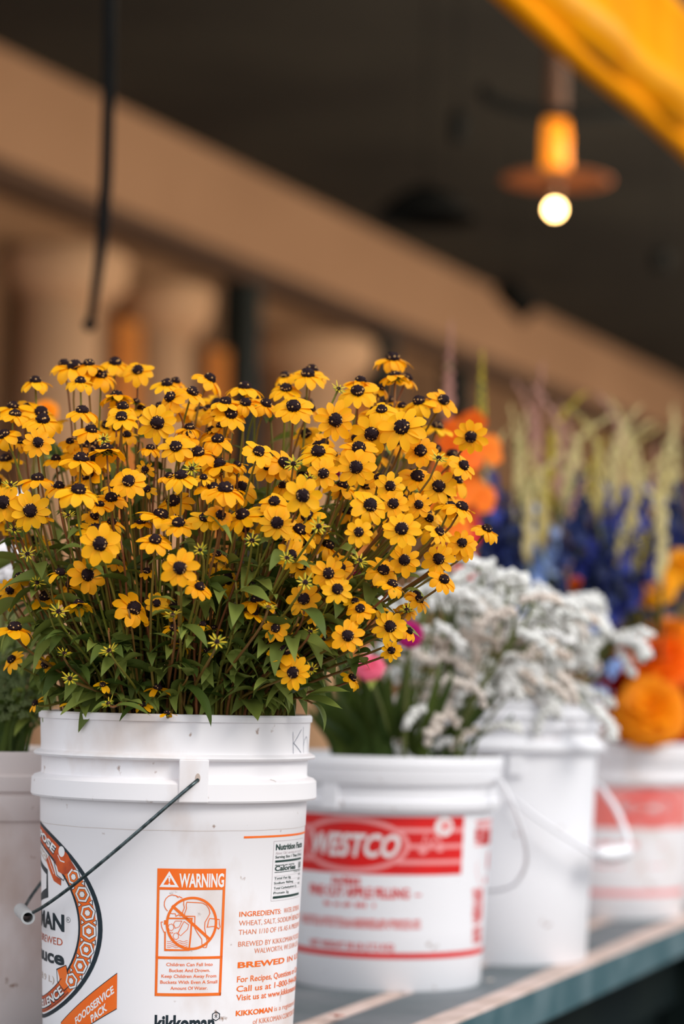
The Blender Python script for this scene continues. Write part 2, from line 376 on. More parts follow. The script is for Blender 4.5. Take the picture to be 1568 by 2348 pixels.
def plank(n0, n1, wf, wb):
    """painted plank with bare worn strips along its arrises"""
    bm = bmesh.new(); steps = 60; prev = None
    for i in range(steps + 1):
        a = TL0 + (TL1 - TL0) * i / steps
        j1 = wf * (0.75 + 0.5 * noise.noise(Vector((a * 2.1, n0, 0)))); j2 = wb * (0.6 + 1.1 * noise.noise(Vector((a * 3.0, n1, 5))))
        row = [bm.verts.new(tp(a, n0, TZ - 0.052)), bm.verts.new(tp(a, n0, TZ - 0.003)), bm.verts.new(tp(a, n0 + 0.003, TZ)), bm.verts.new(tp(a, n0 + 0.003 + max(j1, 0.004), TZ)),
               bm.verts.new(tp(a, n1 - 0.004 - max(j2, 0.001), TZ)), bm.verts.new(tp(a, n1 - 0.004, TZ)), bm.verts.new(tp(a, n1 - 0.002, TZ - 0.003)), bm.verts.new(tp(a, n1 - 0.002, TZ - 0.052))]
        if prev:
            for k in range(8):
                f = bm.faces.new((prev[k], row[k], row[(k + 1) % 8], prev[(k + 1) % 8]))
                f.material_index = {0: 2, 1: 1, 2: 1, 3: 0, 4: 1, 5: 1, 6: 2, 7: 2}[k]
        else: bm.faces.new(row)
        prev = row
    bm.faces.new(prev)
    return tpart('plank', bm, [M['table_top'], M['worn'], M['table_front']])
plank(cuts[0], cuts[1], 0.048, 0.018); plank(cuts[1], cuts[2], 0.02, 0.012); plank(cuts[2], cuts[3], 0.012, 0.012); plank(cuts[3], cuts[4], 0.012, 0.012)
for a in (1.2, 4.75, 8.3):
    for n in (0.06, 1.1):
        bm = bmesh.new(); add_box(bm, tp(a, n, 0), TA * 0.09, TN * 0.09, UP * (TZ - 0.052)); tpart('leg', bm, M['under'])
bm = bmesh.new(); add_box(bm, tp(TL0 + 0.1, 0.12, TZ - 0.20), TA * (TL1 - TL0 - 0.2), TN * 0.03, UP * 0.148); tpart('shade_apron', bm, M['under'])  # dark skirt board put in for the shade under the table
bm = bmesh.new(); add_box(bm, tp(TL0 + 0.1, 0.16, 0.05), TA * (TL1 - TL0 - 0.2), TN * 0.02, UP * (TZ - 0.25)); tpart('shade_board', bm, M['under'])  # dark back panel standing in for the shade below the table

# ------------------------------------------------------------------ buckets
class Bucket:
    def __init__(s, x, d, prof_body, label, name='bucket'):
        v = ray(x, 1900); s.c = Vector((v.x * d, (CAM + v * d).y, TZ)); s.c = Vector((CAM.x + v.x * d, CAM.y + v.y * d, TZ))
        s.r0, s.r1, s.h = prof_body                       # radius at table, radius at top of the plain body, rim height
        to = Vector((CAM.x - s.c.x, CAM.y - s.c.y, 0)); s.to = to.normalized(); s.rt = Vector((-s.to.y, s.to.x, 0))
        s.root = empty(name, s.c, label, 'bucket')
        s.rref = (s.r0 + s.r1) / 2; s.zt = 1.0
    def rad(s, z): return s.r0 + (s.r1 - s.r0) * (z - TZ) / s.zt
    def pos(s, th, z, e=0.0):                             # relative to the bucket's base
        r_ = s.rad(z) + e; return s.rt * (r_ * math.sin(th)) + s.to * (r_ * math.cos(th)) + UP * (z - TZ)
    def P(s, x, y):
        """angle and height where a pixel's ray meets the bucket's side"""
        v = ray(x, y); o = CAM - s.c; z = TZ + 0.2
        for _ in range(6):
            r_ = s.rad(z); a = v.x ** 2 + v.y ** 2; b = o.x * v.x + o.y * v.y; c = o.x ** 2 + o.y ** 2 - r_ * r_
            q = max(b * b - a * c, 0.0); t = (-b - math.sqrt(q)) / a; p = CAM + v * t; z = p.z
        l = p - s.c; return math.atan2(l.dot(s.rt), l.dot(s.to)) * s.rref, z
    def U(s, x, z):
        """unrolled coordinate at picture column x on the circle at height z"""
        lo, hi = -1.45, 1.45
        for _ in range(40):
            mid = (lo + hi) / 2; p = s.c + s.pos(mid, z) - CAM
            if 784 + F * p.dot(_r) / p.dot(_f) < x: lo = mid
            else: hi = mid
        return lo * s.rref
class Print:
    """flat marks drawn in unrolled (u, v) metres and wrapped on a bucket's side"""
    def __init__(s, b, e=0.0003): s.b = b; s.bm = bmesh.new(); s.mats = []; s.e = e; s.layer = {}
    def mi(s, m):
        if m not in s.mats: s.mats.append(m)
        return s.mats.index(m)
    def strip(s, A, B, m, lv=0, n=None):
        """surface between two polylines of equal length"""
        k = s.mi(m); pr = None
        for a, b_ in zip(A, B):
            cur = (s.bm.verts.new((a[0], a[1], lv)), s.bm.verts.new((b_[0], b_[1], lv)))
            if pr: s.bm.faces.new((pr[0], pr[1], cur[1], cur[0])).material_index = k
            pr = cur
    def rect(s, u0, v0, u1, v1, m, lv=0): s.strip([(u0, v0), (u1, v0)], [(u0, v1), (u1, v1)], m, lv)
    def quad(s, a, b, c, d, m, lv=0):
        s.bm.faces.new([s.bm.verts.new((p[0], p[1], lv)) for p in (a, b, c, d)]).material_index = s.mi(m)
    def poly(s, pts, m, lv=0):
        f = s.bm.faces.new([s.bm.verts.new((p[0], p[1], lv)) for p in pts]); f.material_index = s.mi(m)
        bmesh.ops.triangulate(s.bm, faces=[f])
    def line(s, pts, wd, m, lv=0, closed=False):
        pts = [Vector(p) for p in pts]; n = len(pts); A, B = [], []
        for i, p in enumerate(pts):
            if closed: a, b_ = pts[(i - 1) % n], pts[(i + 1) % n]
            else: a, b_ = pts[max(i - 1, 0)], pts[min(i + 1, n - 1)]
            t = (b_ - a); t = t.normalized() if t.length > 0 else Vector((1, 0)); q = Vector((-t.y, t.x)) * wd / 2
            if 0 < i < n - 1 or closed:
                t1 = (p - a).normalized(); c = max(0.5, abs(t1.dot(t))); q = q / c
            A.append(p + q); B.append(p - q)
        if closed: A.append(A[0]); B.append(B[0])
        s.strip(A, B, m, lv)
    def ell(s, cu, cv, a, b_, wd, m, t0=0, t1=2 * PI, lv=0, n=64):
        ts = [t0 + (t1 - t0) * i / n for i in range(n + 1)]
        s.strip([(cu + a * math.cos(t), cv + b_ * math.sin(t)) for t in ts], [(cu + (a - wd) * math.cos(t), cv + (b_ - wd) * math.sin(t)) for t in ts], m, lv)
    def disc(s, cu, cv, a, b_, m, lv=0, n=40):
        s.poly([(cu + a * math.cos(2 * PI * i / n), cv + b_ * math.sin(2 * PI * i / n)) for i in range(n)], m, lv)
    def merge(s, src, fn, m, lv=0):
        k = s.mi(m); vs = [s.bm.verts.new(tuple(fn(v.co.x, v.co.y)) + (lv,)) for v in src.verts]
        for f in src.faces:
            try: s.bm.faces.new([vs[v.index] for v in f.verts]).material_index = k
            except ValueError: pass
    def text(s, st, u0, u1, v0, cap, m, bold=0.0, shear=0.0, lv=0):
        """a line of writing from u0 to u1, baseline v0, capitals CAP high"""
        bmt, x0, x1, ch = glyphs(st, bold)
        def fn(x, y):
            yy = y / ch * cap; return (u0 + (x - x0) / (x1 - x0) * (u1 - u0) + shear * yy, v0 + yy)
        s.merge(bmt, fn, m, lv); bmt.free()
    def build(s, name, parent=None):
        us = [v.co.x for v in s.bm.verts]; u = math.floor(min(us) / 0.006) * 0.006
        while u < max(us):
            g = list(s.bm.verts) + list(s.bm.edges) + list(s.bm.faces)
            bmesh.ops.bisect_plane(s.bm, geom=g, plane_co=(u, 0, 0), plane_no=(1, 0, 0), dist=1e-6); u += 0.006
        for v in s.bm.verts:
            v.co = s.b.pos(v.co.x / s.b.rref, v.co.y, s.e + v.co.z * 0.00008)
        me = bpy.data.meshes.new(name); s.bm.to_mesh(me); s.bm.free()
        for m in s.mats: me.materials.append(m)
        return link(name, me, parent or s.b.root)
_tc = {}
def glyphs(st, bold):
    cu = bpy.data.curves.new('writing', 'FONT'); cu.body = st; cu.size = 1; cu.offset = bold; cu.resolution_u = 3
    o = bpy.data.objects.new('writing', cu); C.objects.link(o); dg = bpy.context.evaluated_depsgraph_get(); dg.update()
    me = bpy.data.meshes.new_from_object(o.evaluated_get(dg)); b = bmesh.new(); b.from_mesh(me); b.verts.index_update()
    bpy.data.objects.remove(o); bpy.data.curves.remove(cu); bpy.data.meshes.remove(me)
    xs = [v.co.x for v in b.verts]
    return b, min(xs), max(xs), 0.70 + bold

def bucket_shell(b, outer, m, inner_r=None):
    """outer: list of (r, z above table) from the foot up to the lip; the wall is 3 mm thick"""
    bm = bmesh.new(); prof = [(0, 0.002), (outer[0][0] - 0.008, 0.0)] + outer
    rt, ht = outer[-1]
    prof += [(rt - 0.003, ht + 0.0005), (inner_r or rt - 0.006, ht - 0.004), (b.r1 - 0.005, b.zt - 0.004), (b.r0 - 0.006, 0.006), (0, 0.006)]
    add_lathe(bm, prof, 144)
    o = link('body', to_mesh(bm, 'body', m), b.root); sharp(o, 32); return o

# -- the front bucket
B1 = Bucket(397, 2.63, (0.1335, 0.1445, 0.372), 'white bucket in front with an orange warning label, holding the yellow flowers'); B1.zt = 0.283
p1 = [(0.1315, 0.0), (0.1335, 0.003)] + [(B1.rad(TZ + z) - 0.0, z) for z in (0.06, 0.12, 0.18, 0.2525)]
p1 += [(B1.rad(TZ + 0.2535) + 0.0005, 0.2535), (0.1447, 0.2826), (0.1537, 0.2815), (0.1550, 0.2835), (0.1545, 0.3005), (0.1515, 0.3035), (0.1450, 0.3055), (0.1443, 0.307), (0.1445, 0.3235),
       (0.1520, 0.3250), (0.1532, 0.3268), (0.1520, 0.3286), (0.1462, 0.3312), (0.1455, 0.333), (0.1468, 0.3640), (0.1486, 0.3646), (0.1488, 0.3700), (0.1474, 0.3718)]
bucket_shell(B1, p1, M['bucket'], 0.1435)
def curved_box(b, th0, th1, r0, r1, z0, z1, m, name='handle_ear', hole=None, n=10):
    bm = bmesh.new(); prev = None
    for i in range(n + 1):
        th = th0 + (th1 - th0) * i / n
        d = b.rt * math.sin(th) + b.to * math.cos(th)
        row = [bm.verts.new(d * r0 + UP * z0), bm.verts.new(d * r1 + UP * z0), bm.verts.new(d * r1 + UP * z1), bm.verts.new(d * r0 + UP * z1)]
        if prev:
            for k in range(4): bm.faces.new((prev[k], row[k], row[(k + 1) % 4], prev[(k + 1) % 4]))
        else: bm.faces.new(row)
        prev = row
    bm.faces.new(prev)
    o = link(name, to_mesh(bm, name, m, False), b.root)
    md = o.modifiers.new('bev', 'BEVEL'); md.width = 0.0012; md.segments = 2
    return o
eth = math.asin((452 - 402) / 318) * 0.97
zE = 0.3055
for k in (0, PI):
    ear = curved_box(B1, eth - 0.125 + k, eth + 0.075 + k, 0.143, 0.1562, 0.2822, 0.3262, M['bucket'])
    bm = bmesh.new(); th = eth + k; d = B1.rt * math.sin(th) + B1.to * math.cos(th); t = B1.rt * math.cos(th) - B1.to * math.sin(th)
    vs = [bm.verts.new(d * 0.1566 + t * 0.0026 * math.cos(a) + UP * (zE + 0.002 + 0.0048 * math.sin(a))) for a in [2 * PI * i / 20 for i in range(20)]]
    v2 = [bm.verts.new(d * 0.1558 + (v.co - d * v.co.dot(d))) for v in vs]
    bm.faces.new(vs)
    for i in range(20): bm.faces.new((vs[i], vs[(i + 1) % 20], v2[(i + 1) % 20], v2[i]))
    link('pin_hole', to_mesh(bm, 'pin_hole', M['seam'], False), ear)
def bail(b, th, zE_, rr, drop, wr, m, grip=None, gm=None, glen=0.09, name='bail_handle', out=1):
    """hanging wire handle pinned at two ears, its plane tipped down to the side"""
    e = b.rt * math.sin(th) + b.to * math.cos(th); s_ = (b.rt * math.cos(th) - b.to * math.sin(th)) * -out
    def pt(t): return e * (rr * math.cos(t)) + s_ * (rr * 1.0 * math.sin(t)) + UP * (zE_ - drop * math.sin(t) ** 1.05)
    n = 60; bm = bmesh.new()
    pts = [e * (rr - 0.018) + UP * zE_, e * (rr - 0.002) + UP * zE_] + [pt(PI * i / n) for i in range(1, n)] + [-e * (rr - 0.002) + UP * zE_, -e * (rr - 0.018) + UP * zE_]
    add_tube(bm, pts, wr, 10); o = link(name, to_mesh(bm, name, m), b.root)
    if grip:
        bm = bmesh.new(); q = [pt(PI / 2 + x) for x in (-glen / 2 / rr, -glen / 4 / rr, 0, glen / 4 / rr, glen / 2 / rr)]
        c = q[2]; ax = (q[-1] - q[0]).normalized(); prof = [(wr * 1.4, -glen / 2), (grip - 0.001, -glen / 2), (grip, -glen / 2 + 0.001), (grip, glen / 2 - 0.001), (grip - 0.001, glen / 2), (grip * 0.62, glen / 2), (grip * 0.62, -glen / 2 + 0.02), (wr * 1.4, -glen / 2 + 0.02)]
        prof = [(grip * 0.7, -glen / 2), (grip, -glen / 2), (grip, glen / 2), (grip * 0.74, glen / 2), (grip * 0.7, -glen / 2)]
        add_lathe(bm, prof, 28); mm = frame_from(ax); bmesh.ops.transform(bm, matrix=Matrix.Translation(c) @ mm, verts=bm.verts)
        g = link('grip', to_mesh(bm, 'grip', gm or m, True), o); sharp(g, 40)
    return o
bail(B1, eth, zE, 0.1585, 0.151, 0.0019, M['wire'], 0.0074, M['grip'], 0.085)

# -- printing on the front bucket
b = B1
p = Print(b)                                                   # warning label, drawn in label units
u0, vt = b.P(361, 1991); u1, _ = b.P(518, 1992); _, vb = b.P(430, 2284.5)
def wl(x, y):                                                  # 6.905x crop of the label -> unrolled metres
    yy = (y - 215) / (2228 - 215); xl = 215 - 45 * yy; xr = 1300 - 80 * yy
    return (u0 + (u1 - u0) * (x - xl) / (xr - xl), vt + (vb - vt) * yy)
O = M['orange']
def wq(x0, y0, x1, y1, m=O, lv=0):
    p.strip([wl(x0 + (x1 - x0) * i / 12, y0) for i in range(13)], [wl(x0 + (x1 - x0) * i / 12, y1) for i in range(13)], m, lv)
k = (u1 - u0) / 1085
ua, ub = u0, u1
def lv_(y): return wl(0, y)[1]
p.rect(ua, lv_(550), ub, vt, O); p.rect(ua, vb, ua + 40 * k, lv_(550), O); p.rect(ub - 42 * k, vb, ub, lv_(550), O)
p.rect(ua, vb, ub, lv_(2180), O); p.rect(ua, lv_(1642), ub, lv_(1600), O)
W = M['white_ink']
p.line([wl(398, 290), wl(275, 490), wl(515, 490)], 36 * k, W, 1, True)
p.poly([wl(380, 345), wl(418, 345), wl(404, 435), wl(393, 435)], W, 1); p.disc(*wl(398, 461), 15 * k, 15 * k, W, 1)
x0, x1 = wl(548, 500)[0], wl(1262, 500)[0]
p.text('WARNING', x0, x1, lv_(500), lv_(285) - lv_(500), W, 0.03, 0, 1)
cx, cy = wl(748, 1078); rr_ = 412 * k
p.ell(cx, cy, rr_, rr_ * 1.02, 40 * k, O); a45 = rad(43)
p.line([wl(440, 800), wl(1035, 1335)], 44 * k, O)
def wln(pts, wd=12, closed=False): p.line([wl(*q) for q in pts], wd * k, O, 0, closed)
wln([(600, 680), (545, 650), (540, 668), (500, 640), (440, 630), (385, 650), (345, 690), (322, 745), (320, 800), (340, 850), (372, 885)])
wln([(405, 915), (440, 925), (490, 925), (500, 965), (545, 940), (560, 960), (620, 950)])
wln([(622, 715), (620, 780), (632, 830), (600, 905), (615, 940)]); wln([(668, 740), (660, 790), (665, 840), (635, 920), (640, 965), (795, 965), (792, 1150), (830, 1220), (905, 1330), (905, 1400), (930, 1460), (975, 1460), (995, 1400), (965, 1230), (950, 1150), (955, 1060), (1010, 970), (1035, 920), (1020, 850), (980, 790), (915, 755), (840, 750), (668, 740)])
wln([(1030, 1000), (1190, 1020), (1190, 1090), (1205, 1140), (1180, 1170), (1130, 1130), (1060, 1130), (992, 1140), (1010, 1050), (1030, 1000)])
wln([(370, 1000), (760, 1000)], 24); wln([(745, 1010), (730, 1250), (705, 1480)], 24); wln([(332, 1210), (330, 1500), (715, 1500)], 24); wln([(335, 1030), (330, 1100)], 34)
wln([(268, 1060), (300, 1060)]); wln([(270, 1060), (280, 1140), (318, 1225)])
wln([(490, 1040), (592, 1040), (550, 1130), (490, 1155), (462, 1090), (490, 1040)], 9); wln([(625, 1045), (700, 1100), (680, 1170), (570, 1275), (532, 1230), (625, 1045)], 9)
for cx_, cy_ in ((425, 1140), (500, 1280)):
    wln([(cx_ + (38 + 9 * (i % 2)) * math.cos(i * 0.45), cy_ + (48 + 9 * (i % 2)) * math.sin(i * 0.45)) for i in range(14)], 8, True)
p.poly([wl(405, 1210), wl(425, 1215), wl(432, 1250)], O); p.poly([wl(440, 1215), wl(456, 1215), wl(440, 1250)], O)
for yy in (1358, 1390, 1422, 1450): wln([(362 + 16 * i, yy + 9 * math.sin(i * 0.9)) for i in range(21)], 7)
p.build('warning_label')['label'] = 'orange warning label'
p = Print(b)
T = M['orange']
for st, xa, xb, yb in (('Children Can Fall Into', 350, 1080, 1752), ('Bucket And Drown.', 395, 1035, 1845), ('Keep Children Away From', 275, 1140, 1936), ('Buckets With Even A Small', 256, 1155, 2030), ('Amount Of Water.', 413, 997, 2125)):
    v = lv_(yb); p.text(st, wl(xa, yb)[0], wl(xb, yb)[0], v, 52 * k, T, 0.008)
p.build('warning_text')
def ptext(p, b, st, xa, xb, yb, cap, m, bold=0.0, shear=0.0, lv=0):
    """writing between two picture columns, its baseline start at (xa, yb)"""
    ua_, v = b.P(xa, yb); _, v2 = b.P(xa, yb - cap); p.text(st, ua_, b.U(xb, v) if xb < 9000 else ua_ + xb - 9000, v, v2 - v, m, bold, shear, lv)
# ingredients block: the lines run on round the side
p = Print(b); TO = M['thin_orange']
def z4(x, y): return 520 + x / 7.84, 2060 + y / 7.84
def run(st, vis, xa, xb, yb, cap, m, bold=0.0):
    """vis: how much of the line is seen between xa and xb; the rest runs on at the same pitch"""
    xa, y_ = z4(xa, yb); xb, _ = z4(xb, yb); ua_, v = b.P(xa, y_); _, v2 = b.P(xa, y_ - cap / 7.84); ub_ = b.U(xb, v)
    q, x0, x1, _c = glyphs(st, bold); q.free(); q, y0, y1, _c = glyphs(vis, bold); q.free()
    p.text(st, ua_, ua_ + (ub_ - ua_) * (x1 - x0) / (y1 - y0), v, v2 - v, m, bold)
run('INGREDIENTS:', 'INGREDIENTS', 222, 950, 330, 92, T, 0.01)
ua_, v = b.P(*z4(222, 330)); us = b.U(z4(1020, 0)[0], v); p.text('WATER, SOYBEANS,', us, us + 0.050, v, 92 / 7.84 / 2200, TO)
run('WHEAT, SALT, SODIUM BENZOATE', 'WHEAT, SALT, SODIUM', 215, 1150, 492, 92, TO)
run('THAN 1/10 OF 1% AS A PRESERVATIVE', 'THAN 1/10 OF 1%', 208, 995, 655, 92, TO)
run('BREWED BY KIKKOMAN FOODS, INC.', 'BREWED BY', 202, 790, 868, 92, TO)
run('WALWORTH, WI 53184 U.S.A.', 'WALWORTH,', 490, 1000, 990, 92, TO)
run('BREWED', 'BREWED', 192, 1030, 1250, 105, T, 0.03); run('IN U.S.A.', 'IN', 1080, 1175, 1145, 100, T, 0.01)
run('For Recipes, Questions or Comments', 'For Recipes,', 180, 805, 1508, 108, T, 0.01)
run('Call us at 1-800-944-0600', 'Call us at', 170, 790, 1680, 108, T, 0.01)
run('Visit us at www.kikkomanusa.com', 'Visit us at', 165, 705, 1838, 108, T, 0.01)
run('KIKKOMAN', 'KIKKOMAN', 158, 815, 2112, 95, T, 0.03); run('is a registered trademark', 'is a', 850, 965, 2028, 90, TO)
run('of KIKKOMAN CORPORATION', 'of KIKKOMAN', 465, 975, 2262, 95, TO)
p.build('ingredients_text'); p = Print(b)
ua_, v = b.P(559, 1920); p.line([(ua_, v), (ua_ + 0.05, v), (ua_ + 0.11, v), (ua_ + 0.16, v)], 0.0022, T)
p.build('orange_rule')
# nutrition panel
p = Print(b); G = M['green']
def z5(x, y): return 340 + x / 3.92, 1600 + y / 3.92
uL, vT = b.P(628, 1929); _, vB = b.P(623, 2066); uR = b.U(694, vT); wN = uR - uL; hN = vT - vB
def nv(f): return vT - hN * f
p.line([(uL, vT), (uL + wN / 2, vT), (uR, vT), (uR, (vT + vB) / 2), (uR, vB), (uL + wN / 2, vB), (uL, vB), (uL, (vT + vB) / 2)], 0.0004, M['grey_ink'], 0, True)
for st, f0, f1, y_, cp, m_, bo in (('Nutrition Facts', .05, .94, .15, .10, G, 0.03), ('About 1261 servings per container', .05, .94, .225, .045, M['grey_ink'], 0), ('Serving Size 1 Tbsp (15mL)', .05, .94, .29, .045, G, 0.015),
                                   ('Amount per serving', .05, .6, .42, .03, G, 0.01), ('Calories', .05, .66, .50, .085, G, 0.03), ('10', .80, .92, .50, .11, G, 0.02), ('% Daily Value*', .6, .94, .56, .03, G, 0.0),
                                   ('Total Fat 0g', .05, .5, .645, .04, G, 0.01), ('Sodium 960mg', .05, .6, .725, .04, G, 0.01), ('Total Carbohydrate 1g', .05, .74, .81, .04, G, 0.01), ('Protein 2g', .05, .46, .89, .04, G, 0.01),
                                   ('0%', .82, .93, .625, .035, G, 0), ('42%', .80, .93, .70, .035, G, 0), ('0%', .82, .93, .78, .035, G, 0)):
    p.text(st, uL + wN * f0, uL + wN * f1, nv(y_), hN * cp, m_, bo)
p.rect(uL + wN * .05, nv(.36), uL + wN * .93, nv(.325), G); p.rect(uL + wN * .05, nv(.53), uL + wN * .93, nv(.52), G); p.rect(uL + wN * .04, nv(.965), uL + wN * .92, nv(.925), G)
for f_ in (.585, .66, .745, .825): p.rect(uL + wN * .05, nv(f_ + .004), uL + wN * .93, nv(f_), M['grey_ink'])
p.build('nutrition_panel')
# bottom logo words, hexagon mark, corner flag
p = Print(b); NV = M['navy']
ptext(p, b, 'kikkoman', 354, 491, 2362, 36, NV, 0.035); 
u_, v_ = b.P(495, 2330); h_ = 0.0046
p.line([(u_ + h_ * math.cos(rad(90 + 60 * i)), v_ + h_ * math.sin(rad(90 + 60 * i))) for i in range(6)], 0.0009, NV, 0, True)
for a in (-50, 0, 50): p.line([(u_ + .0022 * math.sin(rad(a)), v_ + .0022 * math.cos(rad(a))), (u_ - .0022 * math.sin(rad(a)), v_ - .0022 * math.cos(rad(a)))], 0.0004, NV)
p.build('bottom_logo')
p = Print(b)
def z3(x, y): return 60 + x / 5.017, 1880 + y / 5.017
q = [b.P(*z3(1048, 1762)), b.P(*z3(1043, 2172)), b.P(140, 2398), b.P(140, 2345)]
lt = lambda a, c, t: (a[0] + (c[0] - a[0]) * t, a[1] + (c[1] - a[1]) * t)
g = 0.0005; p.strip([lt(q[0], q[3], i / 20) for i in range(21)], [lt(q[1], q[2], i / 20) for i in range(21)], O)
p.line([q[0], lt(q[0], q[3], .3), lt(q[0], q[3], .6), q[3]], 0.0007, NV, 1); p.line([q[1], lt(q[1], q[2], .5), q[2]], 0.0007, NV, 1)
for st, (xa, ya), (xb, yb), hh in (('FOODSERVICE', (575, 2362), (1015, 1985), 82), ('PACK', (755, 2335), (935, 2185), 82)):
    A_, B_ = b.P(*z3(xa, ya)), b.P(*z3(xb, yb)); bt, x0, x1, ch = glyphs(st, 0.03); sl = (B_[1] - A_[1]) / (B_[0] - A_[0]); ln = B_[0] - A_[0]; hc = hh / 5.017 / 2200
    p.merge(bt, lambda x, y: (A_[0] + (x - x0) / (x1 - x0) * ln - y / ch * hc * 0.25, A_[1] + (x - x0) / (x1 - x0) * ln * sl + y / ch * hc), W, 1); bt.free()
p.build('corner_flag')['label'] = 'orange corner flag with white letters'
# round emblem wrapping round the side
p = Print(b); _, vc = b.P(105, 2113); ucE = -rad(90) * b.rref; EA, EB = 0.1462 * b.rref / 0.14, 0.1053
def em(ro, f_): return (ucE + EA * ro * math.cos(f_), vc + EB * ro * math.sin(f_))
def ring(r0, r1, f0, f1, m, lv=0, n=80): p.strip([em(r0, f0 + (f1 - f0) * i / n) for i in range(n + 1)], [em(r1, f0 + (f1 - f0) * i / n) for i in range(n + 1)], m, lv)
RU = M['rust']
ring(1.0, .962, -PI, PI, NV); ring(.945, .80, -PI, PI, O); ring(.802, .78, -PI, PI, NV)
ring(.962, .952, rad(52), rad(128), W); ring(.80, .962, rad(52), rad(128), RU, 1); ring(.795, .805, rad(50), rad(130), NV, 2)
ring(.78, .935, rad(-130), rad(-44), RU, 1); ring(.78, .788, rad(-130), rad(-42), NV, 2); ring(.93, .937, rad(-130), rad(-44), NV, 2); ring(.962, .97, rad(-130), rad(-44), NV, 2)
def polar_text(st, fa, fb, r0, r1, m, bold, flip=False, lv=2):
    bt, x0, x1, ch = glyphs(st, bold); bmesh.ops.triangulate(bt, faces=bt.faces)
    for x in [x0 + (x1 - x0) * i / 30 for i in range(1, 30)]:
        bmesh.ops.bisect_plane(bt, geom=list(bt.verts) + list(bt.edges) + list(bt.faces), plane_co=(x, 0, 0), plane_no=(1, 0, 0), dist=1e-6)
    bt.verts.index_update()
    p.merge(bt, lambda x, y: em((r0 + (r1 - r0) * y / ch), fa + (fb - fa) * (x - x0) / (x1 - x0)), m, lv); bt.free()
polar_text('ALL PURPOSE', rad(124), rad(55.5), .845, .925, NV, 0.09, lv=2); polar_text('ALL PURPOSE', rad(124.5), rad(56), .85, .93, W, 0.035, lv=3)
polar_text('TRADITION OF EXCELLENCE', rad(-160), rad(-47), .905, .81, NV, 0.08, lv=2); polar_text('TRADITION OF EXCELLENCE', rad(-160), rad(-47), .90, .815, W, 0.03, lv=3)
# scroll end and folded ribbons
p.strip([em(.97, rad(53)), em(.975, rad(47)), em(.955, rad(42)), em(.95, rad(37))], [em(.79, rad(53)), em(.79, rad(49)), em(.76, rad(44)), em(.80, rad(39))], RU, 2)
p.disc(*em(.940, rad(51)), .0058, .0056, W, 3); p.line([em(.88, rad(52)), em(.86, rad(48)), em(.89, rad(45))], .0012, W, 3)
p.strip([em(.78, rad(60)), em(.74, rad(52)), em(.70, rad(44)), em(.74, rad(38))], [em(.70, rad(62)), em(.66, rad(52)), em(.64, rad(42)), em(.70, rad(34))], RU, 1)
p.line([em(.77, rad(62)), em(.72, rad(54)), em(.69, rad(46))], .0010, W, 2); p.line([em(.79, rad(53)), em(.72, rad(43)), em(.76, rad(36)), em(.81, rad(38))], .0009, NV, 3)
p.strip([em(.75, rad(-31)), em(.80, rad(-35)), em(.90, rad(-40)), em(.88, rad(-46))], [em(.68, rad(-40)), em(.76, rad(-43)), em(.80, rad(-46)), em(.78, rad(-48))], O, 2)
p.line([em(.75, rad(-31)), em(.90, rad(-39)), em(.89, rad(-46)), em(.77, rad(-47)), em(.68, rad(-41)), em(.75, rad(-31))], .0009, NV, 3)
for i, f_ in enumerate((34, 22, 10, -1.5, -13.5, -25, -37)):
    c_ = em(.883, rad(f_)); tl = -math.atan2(EB * math.cos(rad(f_)), -EA * math.sin(rad(f_)))
    for r_, m_, l_ in ((.0117, NV, 1), (.0109, W, 2), (.0081, NV, 3), (.0075, O, 4), (.0047, NV, 5), (.0041, W, 6)):
        p.poly([(c_[0] + r_ * 0.92 * math.cos(rad(60 * j) + tl), c_[1] + r_ * 0.80 * math.sin(rad(60 * j) + tl)) for j in range(6)], m_, l_)
for f_ in (28, 16, 4, -8, -19.5, -31):
    for ro in (.825, .935):
        c_ = em(ro, rad(f_)); s_ = .0030; p.poly([(c_[0] - s_, c_[1]), (c_[0] + s_ * .8, c_[1] + s_), (c_[0] + s_ * .8, c_[1] - s_)] if ro > .9 else [(c_[0] + s_, c_[1]), (c_[0] - s_ * .8, c_[1] - s_), (c_[0] - s_ * .8, c_[1] + s_)], NV, 2)
        s_ = .0019; p.poly([(c_[0] - s_, c_[1]), (c_[0] + s_ * .8, c_[1] + s_), (c_[0] + s_ * .8, c_[1] - s_)] if ro > .9 else [(c_[0] + s_, c_[1]), (c_[0] - s_ * .8, c_[1] - s_), (c_[0] - s_ * .8, c_[1] + s_)], W, 3)
# words inside the emblem, set symmetrically about its centre
def etext(st, xr, yb, cap, m, bold):
    x_, y_ = z3(xr, yb); u_, v = b.P(x_, y_); _, v2 = b.P(x_, y_ - cap / 5.017); p.text(st, 2 * ucE - u_, u_, v, v2 - v, m, bold, 0, 0)
etext('KIKKOMAN', 440, 1282, 195, NV, 0.035); etext('NATURALLY BREWED', 420, 1450, 85, M['rust'], 0.0); etext('Soy Sauce', 440, 1672, 160, NV, 0.035); etext('5 GAL (18.9 L)', 325, 1875, 75, M['seam'], 0.0)
u_, v_ = b.P(*z3(505, 1180)); v_ = b.P(*z3(485, 1150))[1]; u_ = b.P(*z3(485, 1150))[0]
p.ell(u_, v_, .0036, .0030, .0004, NV); p.text('R', u_ - .0014, u_ + .0014, v_ - .0013, .0026, NV)
u_, v_ = b.P(108.6, 2023); hw = u_ - ucE
p.line([(ucE + hw * x, v_ + .022 * y) for x, y in ((0, 1), (1, .5), (1, -.5), (0, -1), (-1, -.5), (-1, .5))], 0.006, NV, 0, True)
